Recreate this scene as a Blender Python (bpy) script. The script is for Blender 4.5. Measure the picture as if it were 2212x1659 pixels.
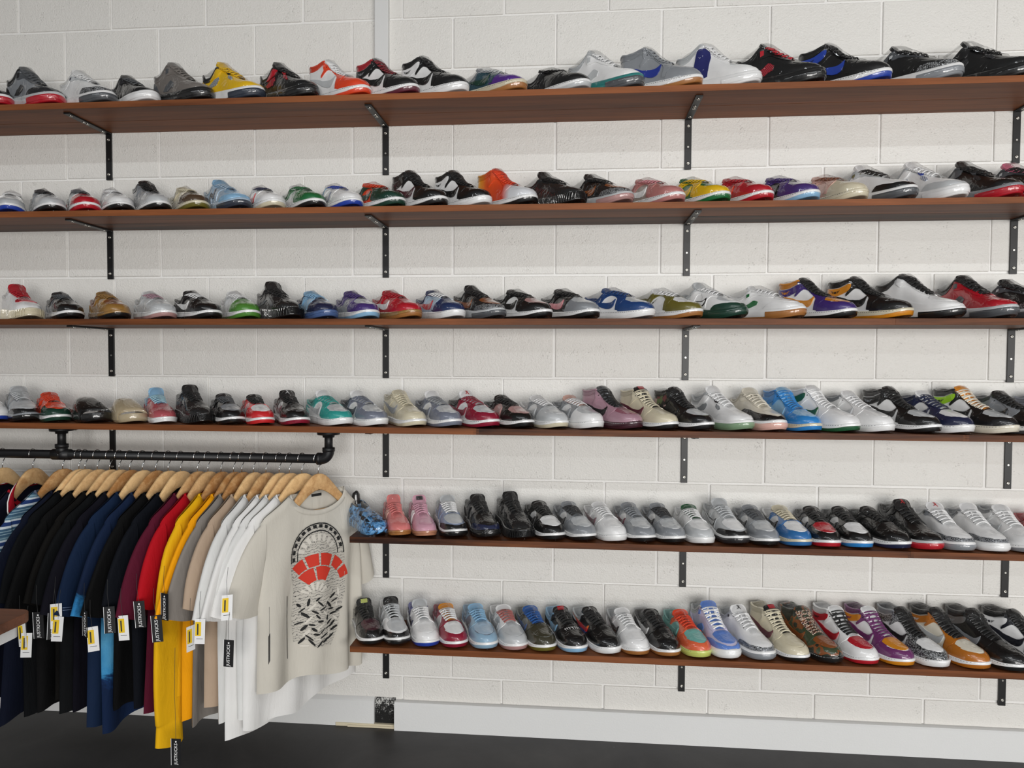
import bpy, bmesh, math, random
import numpy as np
from mathutils import Vector, Matrix
from mathutils.geometry import delaunay_2d_cdt

for o in list(bpy.data.objects):
    bpy.data.objects.remove(o)
SC = bpy.context.scene
COL = SC.collection
R = math.radians

# ------------------------------------------------------------------ camera
CAM = Vector((2.0793, -2.7722, 1.4683))
YAW, PITCH, ROLL = 0.087415, -0.030591, 0.004744
_f = Vector((-math.sin(YAW)*math.cos(PITCH), math.cos(YAW)*math.cos(PITCH), math.sin(PITCH)))
_r0 = Vector((math.cos(YAW), math.sin(YAW), 0)); _u0 = _r0.cross(_f)
_r = math.cos(ROLL)*_r0 + math.sin(ROLL)*_u0
_u = -math.sin(ROLL)*_r0 + math.cos(ROLL)*_u0
cd = bpy.data.cameras.new('camera'); cam = bpy.data.objects.new('camera', cd); COL.objects.link(cam)
cd.sensor_fit = 'HORIZONTAL'; cd.sensor_width = 36; cd.lens = 1533/2212*36
cd.clip_start = 0.05; cd.clip_end = 100
cam.matrix_world = Matrix(((_r.x, _u.x, -_f.x, CAM.x), (_r.y, _u.y, -_f.y, CAM.y), (_r.z, _u.z, -_f.z, CAM.z), (0, 0, 0, 1)))
SC.camera = cam

# ------------------------------------------------------------------ light
w = bpy.data.worlds.new('daylight'); SC.world = w; w.use_nodes = True
bg = w.node_tree.nodes['Background']
bg.inputs[0].default_value = (0.86, 0.93, 1.0, 1); bg.inputs[1].default_value = 1.0
def area_light(name, loc, rot, sx, sy, power, col):
    l = bpy.data.lights.new(name, 'AREA'); l.shape = 'RECTANGLE'; l.size = sx; l.size_y = sy
    l.energy = power; l.color = col
    o = bpy.data.objects.new(name, l); COL.objects.link(o); o.location = loc; o.rotation_euler = rot
    return o
# daylight through the shop window opposite the shelves (window_1 stands around it)
for _x in (2.15, 4.05, 5.95, 7.85):
    area_light('window_daylight', (_x, -7.72, 1.4), (R(90), 0, 0), 1.7, 2.2, 138, (1.0, 0.972, 0.935))
SC.view_settings.view_transform = 'Standard'; SC.view_settings.look = 'None'
SC.view_settings.gamma = 1; SC.view_settings.use_curve_mapping = False
SC.view_settings.exposure = -0.24

# ------------------------------------------------------------------ helpers
def srgb(h):
    h = h.lstrip('#'); c = [int(h[i:i+2], 16)/255 for i in (0, 2, 4)]
    return tuple((x/12.92 if x <= .04045 else ((x+.055)/1.055)**2.4) for x in c) + (1,)
def mesh(name, V, F, smooth=False):
    me = bpy.data.meshes.new(name)
    me.from_pydata([tuple(map(float, v)) for v in V], [], [tuple(int(i) for i in f) for f in F])
    if smooth: me.polygons.foreach_set('use_smooth', [True]*len(me.polygons))
    me.update(); return me
def add(name, me, mat=None, parent=None, loc=None, rot=None):
    o = bpy.data.objects.new(name, me); COL.objects.link(o)
    if parent: o.parent = parent
    if loc is not None: o.location = loc
    if rot is not None: o.rotation_euler = rot
    if mat is not None and me is not None:
        if len(me.materials) == 0: me.materials.append(mat)
        if me.materials[0] is not mat:
            o.material_slots[0].link = 'OBJECT'; o.material_slots[0].material = mat
    return o
def empty(name, loc=(0, 0, 0), rz=0):
    o = bpy.data.objects.new(name, None); COL.objects.link(o); o.location = loc; o.rotation_euler = (0, 0, rz)
    o.empty_display_size = .05; return o
def tag(o, label, cat, group=None):
    o['label'] = label; o['category'] = cat
    if group: o['group'] = group
    return o
def struct(o, label=None):
    o['kind'] = 'structure'
    if label: o['label'] = label
    return o
class MB:
    def __init__(s): s.V = []; s.F = []
    def box(s, a, b):
        n = len(s.V); (x0, y0, z0), (x1, y1, z1) = a, b
        s.V += [(x0,y0,z0),(x1,y0,z0),(x1,y1,z0),(x0,y1,z0),(x0,y0,z1),(x1,y0,z1),(x1,y1,z1),(x0,y1,z1)]
        s.F += [tuple(n+i for i in f) for f in ((0,3,2,1),(4,5,6,7),(0,1,5,4),(1,2,6,5),(2,3,7,6),(3,0,4,7))]
        return s
    def tube(s, pts, r, n=10, cap=True):
        pts = [Vector(p) for p in pts]; rr = r if isinstance(r, (list, tuple)) else [r]*len(pts)
        b = len(s.V); up = None
        for i, p in enumerate(pts):
            t = (pts[min(i+1, len(pts)-1)] - pts[max(i-1, 0)]).normalized()
            if up is None: up = Vector((0, 0, 1)) if abs(t.z) < .9 else Vector((1, 0, 0))
            up = (up - t*up.dot(t)).normalized(); q = t.cross(up)
            for k in range(n):
                a = 2*math.pi*k/n; s.V.append(tuple(p + rr[i]*(math.cos(a)*up + math.sin(a)*q)))
        for i in range(len(pts)-1):
            for k in range(n):
                a = b+i*n+k; c = b+i*n+(k+1) % n
                s.F.append((a, c, c+n, a+n))
        if cap:
            s.F.append(tuple(b+k for k in range(n))[::-1]); e = b+(len(pts)-1)*n
            s.F.append(tuple(e+k for k in range(n)))
        return s
    def grid(s, rows, wrap=False):
        b = len(s.V); n = len(rows[0])
        for r in rows: s.V += [tuple(p) for p in r]
        for i in range(len(rows)-1):
            for k in range(n if wrap else n-1):
                a = b+i*n+k; c = b+i*n+(k+1) % n
                s.F.append((a, c, c+n, a+n))
        return s
    def poly(s, pts):
        b = len(s.V); s.V += [tuple(p) for p in pts]; s.F.append(tuple(range(b, b+len(pts)))); return s
    def prism(s, pts, axis, d0, d1):
        # pts 2D outline; axis 0/1/2 gets d0..d1
        def mk(p, d):
            v = list(p); v.insert(axis, d); return tuple(v)
        b = len(s.V); n = len(pts); s.V += [mk(p, d0) for p in pts] + [mk(p, d1) for p in pts]
        s.F.append(tuple(range(b, b+n))); s.F.append(tuple(range(b+2*n-1, b+n-1, -1)))
        for i in range(n):
            j = (i+1) % n; s.F.append((b+i, b+n+i, b+n+j, b+j))
        return s
    def mesh(s, name, smooth=False, merge=0, normals=True, bevel=0):
        me = mesh(name, s.V, s.F, smooth)
        if merge or normals or bevel:
            bm = bmesh.new(); bm.from_mesh(me)
            if merge: bmesh.ops.remove_doubles(bm, verts=bm.verts, dist=merge)
            if bevel: bmesh.ops.bevel(bm, geom=list(bm.edges), offset=bevel, segments=2, affect='EDGES', profile=.5)
            if normals: bmesh.ops.recalc_face_normals(bm, faces=bm.faces)
            for f in bm.faces: f.smooth = smooth
            bm.to_mesh(me); bm.free()
        return me

class NT:
    """small node-tree writer"""
    def __init__(s, name):
        s.m = bpy.data.materials.new(name); s.m.use_nodes = True
        s.t = s.m.node_tree; s.p = s.t.nodes['Principled BSDF']; s.out = s.t.nodes['Material Output']
    def n(s, typ, ins=None, **kw):
        nd = s.t.nodes.new(typ)
        for k, v in kw.items(): setattr(nd, k, v)
        for k, v in (ins or {}).items(): s.put(nd.inputs[k], v)
        return nd
    def put(s, sock, v):
        if isinstance(v, bpy.types.NodeSocket): s.t.links.new(v, sock)
        else: sock.default_value = v
    def set(s, **kw):
        for k, v in kw.items(): s.put(s.p.inputs[k.replace('_', ' ')], v)
    def ramp(s, fac, stops, interp='LINEAR'):
        nd = s.n('ShaderNodeValToRGB', {'Fac': fac}); cr = nd.color_ramp; cr.interpolation = interp
        while len(cr.elements) < len(stops): cr.elements.new(.5)
        for e, (p, c) in zip(cr.elements, stops): e.position = p; e.color = c
        return nd.outputs['Color']
    def coord(s, kind='Object', scale=(1, 1, 1), loc=(0, 0, 0), rot=(0, 0, 0)):
        tc = s.n('ShaderNodeTexCoord')
        return s.n('ShaderNodeMapping', {'Vector': tc.outputs[kind], 'Scale': scale, 'Location': loc, 'Rotation': rot}).outputs[0]
    def noise(s, vec, scale, detail=4, rough=.5, dist=0):
        return s.n('ShaderNodeTexNoise', {'Vector': vec, 'Scale': scale, 'Detail': detail, 'Roughness': rough, 'Distortion': dist}).outputs['Fac']
    def bump(s, h, strength, dist, normal=None):
        d = {'Height': h, 'Strength': strength, 'Distance': dist}
        if normal: d['Normal'] = normal
        return s.n('ShaderNodeBump', d).outputs[0]
    def mix(s, fac, a, b):
        nd = s.n('ShaderNodeMix', data_type='RGBA')
        s.put(nd.inputs[0], fac); s.put(nd.inputs[6], a); s.put(nd.inputs[7], b); return nd.outputs[2]

# ------------------------------------------------------------------ setting materials
def m_paint(name, col, rough, bump_s, pits=True):
    t = NT(name); v = t.coord('Object')
    geo = t.n('ShaderNodeNewGeometry').outputs['Position']
    fine = t.n('ShaderNodeMath', {0: t.noise(geo, 150, 3, .65), 1: .62}, operation='MULTIPLY').outputs[0]; mid = t.n('ShaderNodeMath', {0: t.noise(geo, 40, 2, .5), 1: .35}, operation='MULTIPLY').outputs[0]
    h = t.n('ShaderNodeMath', {0: fine, 1: mid}, operation='ADD').outputs[0]
    if pits:
        vo = t.n('ShaderNodeTexVoronoi', {'Vector': geo, 'Scale': 120, 'Randomness': 1}, feature='F1').outputs['Distance']
        sel = t.noise(geo, 11, 2, .5)
        selr = t.ramp(sel, [(.44, (0, 0, 0, 1)), (.62, (1, 1, 1, 1))])
        spot = t.ramp(vo, [(0, (1, 1, 1, 1)), (.32, (0, 0, 0, 1))])
        pm = t.n('ShaderNodeMath', {0: spot, 1: selr}, operation='MULTIPLY').outputs[0]
        sgn = t.n('ShaderNodeMath', {0: t.noise(geo, 25, 0), 1: .5}, operation='SUBTRACT').outputs[0]
        pm2 = t.n('ShaderNodeMath', {0: pm, 1: sgn}, operation='MULTIPLY').outputs[0]
        pm3 = t.n('ShaderNodeMath', {0: pm2, 1: 3.2}, operation='MULTIPLY').outputs[0]
        h = t.n('ShaderNodeMath', {0: h, 1: pm3}, operation='ADD').outputs[0]
    big = t.noise(geo, 2.2, 3, .5)
    c2 = tuple(x*.94 for x in col[:3]) + (1,)
    t.set(Base_Color=t.mix(big, c2, col), Roughness=rough, Normal=t.bump(h, bump_s, .009))
    return t.m
M = {}
M['block'] = m_paint('painted_block', (.80, .785, .75, 1), .42, .5)
M['mortar'] = m_paint('painted_mortar', (.84, .83, .81, 1), .5, .3, False)
M['board'] = m_paint('painted_board', (.72, .725, .72, 1), .38, .12, False)
M['plaster'] = m_paint('plaster', (.30, .30, .30, 1), .7, .1, False)
M['ceiling'] = m_paint('ceiling_paint', (.16, .16, .165, 1), .8, .1, False)
def m_floor():
    t = NT('dark_floor'); geo = t.n('ShaderNodeNewGeometry').outputs['Position']
    n1 = t.noise(geo, 3.2, 6, .62, .6); n2 = t.noise(geo, 30, 4, .6)
    c = t.ramp(n1, [(.3, (.026, .024, .025, 1)), (.62, (.046, .043, .043, 1)), (.8, (.070, .066, .064, 1))])
    sp = t.ramp(n2, [(.68, (0, 0, 0, 1)), (.8, (.03, .03, .03, 1))])
    t.set(Base_Color=t.n('ShaderNodeMix', {0: 1.0, 6: c, 7: sp}, data_type='RGBA', blend_type='ADD').outputs[2], Roughness=.55, Normal=t.bump(n2, .15, .002))
    return t.m
M['floor'] = m_floor()
def m_wood(name, dark, light, scale, rough, rnd=.5, axis=0):
    t = NT(name); oi = t.n('ShaderNodeObjectInfo').outputs['Random']
    sc = [14, 14, 14]; sc[axis] = .9
    off = t.n('ShaderNodeMath', {0: oi, 1: 37.0}, operation='MULTIPLY').outputs[0]
    tc = t.n('ShaderNodeTexCoord').outputs['Object']
    vm = t.n('ShaderNodeVectorMath', {0: tc, 1: tuple(x*scale for x in sc)}, operation='MULTIPLY').outputs[0]
    va = t.n('ShaderNodeVectorMath', {0: vm, 1: off}, operation='ADD').outputs[0]
    n1 = t.noise(va, 1.0, 6, .62, .5); n2 = t.noise(va, 6.0, 3, .6, .2)
    s = t.n('ShaderNodeMath', {0: n2, 1: .35}, operation='MULTIPLY').outputs[0]
    s = t.n('ShaderNodeMath', {0: s, 1: n1}, operation='ADD').outputs[0]
    r = t.n('ShaderNodeMath', {0: t.n('ShaderNodeMath', {0: oi, 1: .5}, operation='SUBTRACT').outputs[0], 1: rnd}, operation='MULTIPLY').outputs[0]
    s = t.n('ShaderNodeMath', {0: s, 1: r}, operation='ADD').outputs[0]
    c = t.ramp(s, [(.35, dark), (1.0, light)])
    t.set(Base_Color=c, Roughness=rough, Specular_IOR_Level=.22, Normal=t.bump(n2, .12, .001))
    return t.m
M['shelf'] = m_wood('stained_shelf_wood', (.022, .0065, .0028, 1), (.30, .098, .032, 1), 1.0, .5, .40)
M['hanger'] = m_wood('varnished_hanger_wood', (.42, .20, .07, 1), (.86, .58, .29, 1), 2.2, .28, .55, axis=1)
def m_simple(name, col, rough=.5, metal=0, bump=None, coat=0):
    t = NT(name); t.set(Base_Color=col, Roughness=rough, Metallic=metal, Coat_Weight=coat)
    if bump: t.set(Normal=t.bump(t.noise(t.coord(), bump[0], 4), bump[1], bump[2]))
    return t.m
M['steel_black'] = m_simple('black_powder_coat', (.005, .005, .0055, 1), .42, 0, (220, .12, .001))
M['iron'] = m_simple('black_iron_pipe', (.012, .012, .013, 1), .42, .3, (150, .2, .001))
M['zinc'] = m_simple('zinc_screw', (.55, .54, .50, 1), .35, 1)
M['chrome'] = m_simple('chrome_hook', (.62, .62, .62, 1), .18, 1)
M['hole'] = m_simple('dark_hole', (.004, .004, .004, 1), .8)

# ------------------------------------------------------------------ the room
def slab(name, a, b, mat):
    return struct(add(name, MB().box(a, b).mesh(name), mat))
slab('floor', (-3.5, -8, -.1), (9.5, .3, 0), M['floor'])
slab('ceiling', (-3.5, -8, 3.75), (9.5, .3, 3.85), M['ceiling'])
slab('wall_left', (-3.6, -8, 0), (-3.5, .3, 3.75), M['plaster'])
slab('wall_right', (9.5, -8, 0), (9.6, .3, 3.75), M['plaster'])
fw = MB()
fw.box((-3.5, -8, 0), (1.2, -7.8, 3.75)); fw.box((8.8, -8, 0), (9.5, -7.8, 3.75))
fw.box((1.2, -8, 2.6), (8.8, -7.8, 3.75)); fw.box((1.2, -8, 0), (8.8, -7.8, .12))
struct(add('wall_front', fw.mesh('wall_front'), M['plaster']))
wf = struct(bpy.data.objects.new('window_1', MB().box((1.2, -7.92, .12), (8.8, -7.86, .18)).box((1.2, -7.92, 2.54), (8.8, -7.86, 2.6)).mesh('window_1'))); COL.objects.link(wf)
wf.data.materials.append(M['steel_black'])
for i in range(5):
    x = 1.2 + i*1.9
    add('mullion', MB().box((x-.03, -7.92, .18), (x+.03, -7.86, 2.54)).mesh('mullion'), M['steel_black'], wf)

Z0 = 1.407
wall = struct(add('wall_back', MB().box((-3.5, -.0025, -.1), (9.5, .3, 3.75)).mesh('wall_back'), M['mortar']), 'white painted concrete block wall')
blk = MB().box((-.1962, -.008, -.0962), (.1962, .06, .0962)).mesh('block', bevel=.0035)
blk2 = MB().box((-.0955, -.008, -.0955), (.0955, .06, .0955)).mesh('half_block', bevel=.0035)
rnd = random.Random(4)
for k in range(-7, 9):
    odd = k % 2 != 0
    for j in range(-3, 13):
        x = .4*j + .2 + (.2 if odd else 0)
        if x > 5.0: continue
        o = add('block', blk, M['block'], wall, (x + rnd.uniform(-.0015, .0015), rnd.uniform(-.0012, .0012), .2*k + .1 + Z0 + rnd.uniform(-.001, .001)))
# skirting boards with the open gap between them
sk = struct(add('baseboard_left', MB().prism([(-.001, 0), (-.022, 0), (-.022, .104), (-.008, .118), (-.001, .118)], 0, -3.5, 1.288).mesh('baseboard_left'), M['board']))
sk = struct(add('baseboard_right', MB().prism([(-.001, 0), (-.040, 0), (-.040, .106), (-.034, .112), (-.001, .112)], 0, 1.375, 9.5).mesh('baseboard_right'), M['board']))
def m_grime():
    t = NT('black_flaking_patch'); v = t.coord('Object')
    n = t.noise(v, 60, 6, .7); n2 = t.noise(v, 220, 3, .6)
    s = t.n('ShaderNodeMath', {0: n, 1: n2}, operation='ADD').outputs[0]
    sx = t.n('ShaderNodeSeparateXYZ', {0: v}).outputs['Z']
    g = t.n('ShaderNodeMath', {0: sx, 1: 3.2}, operation='MULTIPLY').outputs[0]
    s = t.n('ShaderNodeMath', {0: s, 1: g}, operation='ADD').outputs[0]
    t.set(Base_Color=t.ramp(t.n('ShaderNodeMath', {0: s, 1: .5}, operation='MULTIPLY').outputs[0], [(.60, (.006, .006, .006, 1)), (.66, (.05, .05, .05, 1)), (.72, (.62, .62, .6, 1))]), Roughness=.9, Normal=t.bump(s, .6, .004))
    return t.m
gp = tag(add('flaking_wall_patch', MB().box((0, -.010, 0), (.085, -.0, .118)).mesh('flaking_wall_patch'), m_grime(), None, (1.289, -.0005, .0)),
    'black flaking patch in the gap between the skirting boards', 'wall patch')
tb = MB().box((1.13, -.026, 0), (1.374, -.0105, .014)); tb.box((1.18, -.03, .0), (1.374, -.0265, .008))
tag(add('timber_strip', tb.mesh('timber_strip', bevel=.002), m_simple('raw_timber', (.62, .55, .40, 1), .8, 0, (60, .4, .003))), 'broken raw timber strip lying at the skirting gap', 'timber')
struct(add('trim_1', MB().box((1.296, -.034, 2.42), (1.350, -.0, 3.75)).mesh('trim_1', bevel=.003), M['board']), 'white boxed cable cover running up the wall above the top shelf')

# ceiling battens: the long fluorescent rows that run parallel to the shelves
def batten(y, label, power):
    t = tag(empty('ceiling_light', (2.6, y, 3.6)), label, 'ceiling light')
    add('housing', MB().box((-4.4, -.05, .06), (4.4, .05, .15)).mesh('housing', bevel=.004), M['board'], t)
    e = NT('lit_tube'); e.set(Base_Color=(.9, .9, .9, 1), Emission_Color=(.95, .98, 1, 1), Emission_Strength=3.0)
    for i in range(7):
        add('tube', MB().tube([(-4.3+i*1.24, 0, .03), (-3.12+i*1.24, 0, .03)], .014, 10).mesh('tube', True), e.m, t)
    l = area_light('batten_light', (0, 0, -.0), (0, 0, 0), 8.7, .09, power, (.93, .97, 1.0)); l.parent = t
batten(-3.12, 'long fluorescent batten on the ceiling nearer the shelves', 78)
batten(-6.3, 'long fluorescent batten on the ceiling nearer the window', 84)

# ------------------------------------------------------------------ shelves and brackets
TOPS = [1.007+Z0, .613+Z0, .2145+Z0, -.174+Z0, -.571+Z0, -.971+Z0]
TH = .022; DEP = .288
ORD = ['top', 'second', 'third', 'fourth', 'fifth', 'bottom']
CUTS = [[], [1.33], [3.15], [1.735, 3.383], [3.215], []]
BCUT = [[], [], [], [], [], []]
for i, z in enumerate(TOPS):
    x0, x1 = (-1.6, 5.2) if i < 4 else (1.275, 5.2)
    t = tag(empty('shelf', ((x0+x1)/2, -DEP/2, z-TH)), 'long dark-stained wooden wall shelf, %s of six, lined with shoes' % ORD[i], 'shelf', 'wooden wall shelves')
    cx = (x0+x1)/2
    for (ya, yb, cuts) in ((-DEP/2, -.0008, CUTS[i]), (.0008, DEP/2-.009, BCUT[i])):
        xs = [x0] + [c for c in cuts if x0+.2 < c < x1-.2] + [x1]
        for a, b in zip(xs, xs[1:]):
            m_ = (a+b)/2
            me = MB().box((a-m_+.00005, ya, 0), (b-m_-.00005, yb, TH)).mesh('plank', bevel=.0008)
            add('plank', me, M['shelf'], t, (m_-cx, 0, 0))
            if ya < -.1 and b < x1:   # finger joint seen on the front edge
                fj = MB()
                for q in range(4):
                    fj.box((b-m_-.010, ya-.0004, .002+q*.0052), (b-m_+.010, ya+.02, .0042+q*.0052))
                add('finger_joint', fj.mesh('finger_joint'), M['shelf'], t, (m_-cx, 0, 0))
BX = [.187, 1.335, 2.502, 3.677]
BOT = [.795, .393, -.004, -.398, -.802, -1.21]
BCOL = ['first', 'second', 'third', 'last']
vbar = MB().box((-.0125, -.006, -.19), (.0125, 0, 0)).mesh('upright_arm', bevel=.0008)
hbar = MB().box((-.0125, -.245, -.006), (.0125, 0, 0)).mesh('shelf_arm', bevel=.0008)
def screw_mesh():
    m_ = MB(); n = 12
    rows = []
    for r, d in ((.0062, 0), (.0062, .0016), (.0048, .003), (.0022, .0034), (.0020, .0022), (.0002, .0022)):
        rows.append([(r*math.cos(2*math.pi*k/n), -d, r*math.sin(2*math.pi*k/n)) for k in range(n)])
    return m_.grid(rows, True).mesh('screw', True)
SCR = screw_mesh()
hole = MB().tube([(0, -.0004, 0), (0, .0004, 0)], .0035, 10).mesh('hole')
for i, z in enumerate(TOPS):
    for c, x in enumerate(BX):
        if i >= 4 and c == 0: continue
        zb = z - TH - .0003
        t = tag(empty('shelf_bracket', (x, -.0085, zb)), 'black steel L bracket under the %s shelf, %s bracket from the left' % (ORD[i], BCOL[c] if i < 4 else ['', 'first', 'second', 'last'][c]), 'bracket', 'black shelf brackets')
        v = add('upright_arm', vbar, M['steel_black'], t); v.scale = (1, 1, (zb - (BOT[i]+Z0))/.19)
        add('shelf_arm', hbar, M['steel_black'], t)
        hgt = zb - (BOT[i]+Z0)
        for zz in (-.028, -hgt+.022): add('screw', SCR, M['zinc'], t, (0, -.006, zz))
        add('screw_hole', hole, M['zinc'], t, (0, -.0063, -hgt*.56))
        for yy in (-.04, -.13, -.15, -.222):
            add('screw', SCR, M['zinc'], t, (0, yy, -.006), (R(90), 0, 0))
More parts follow.
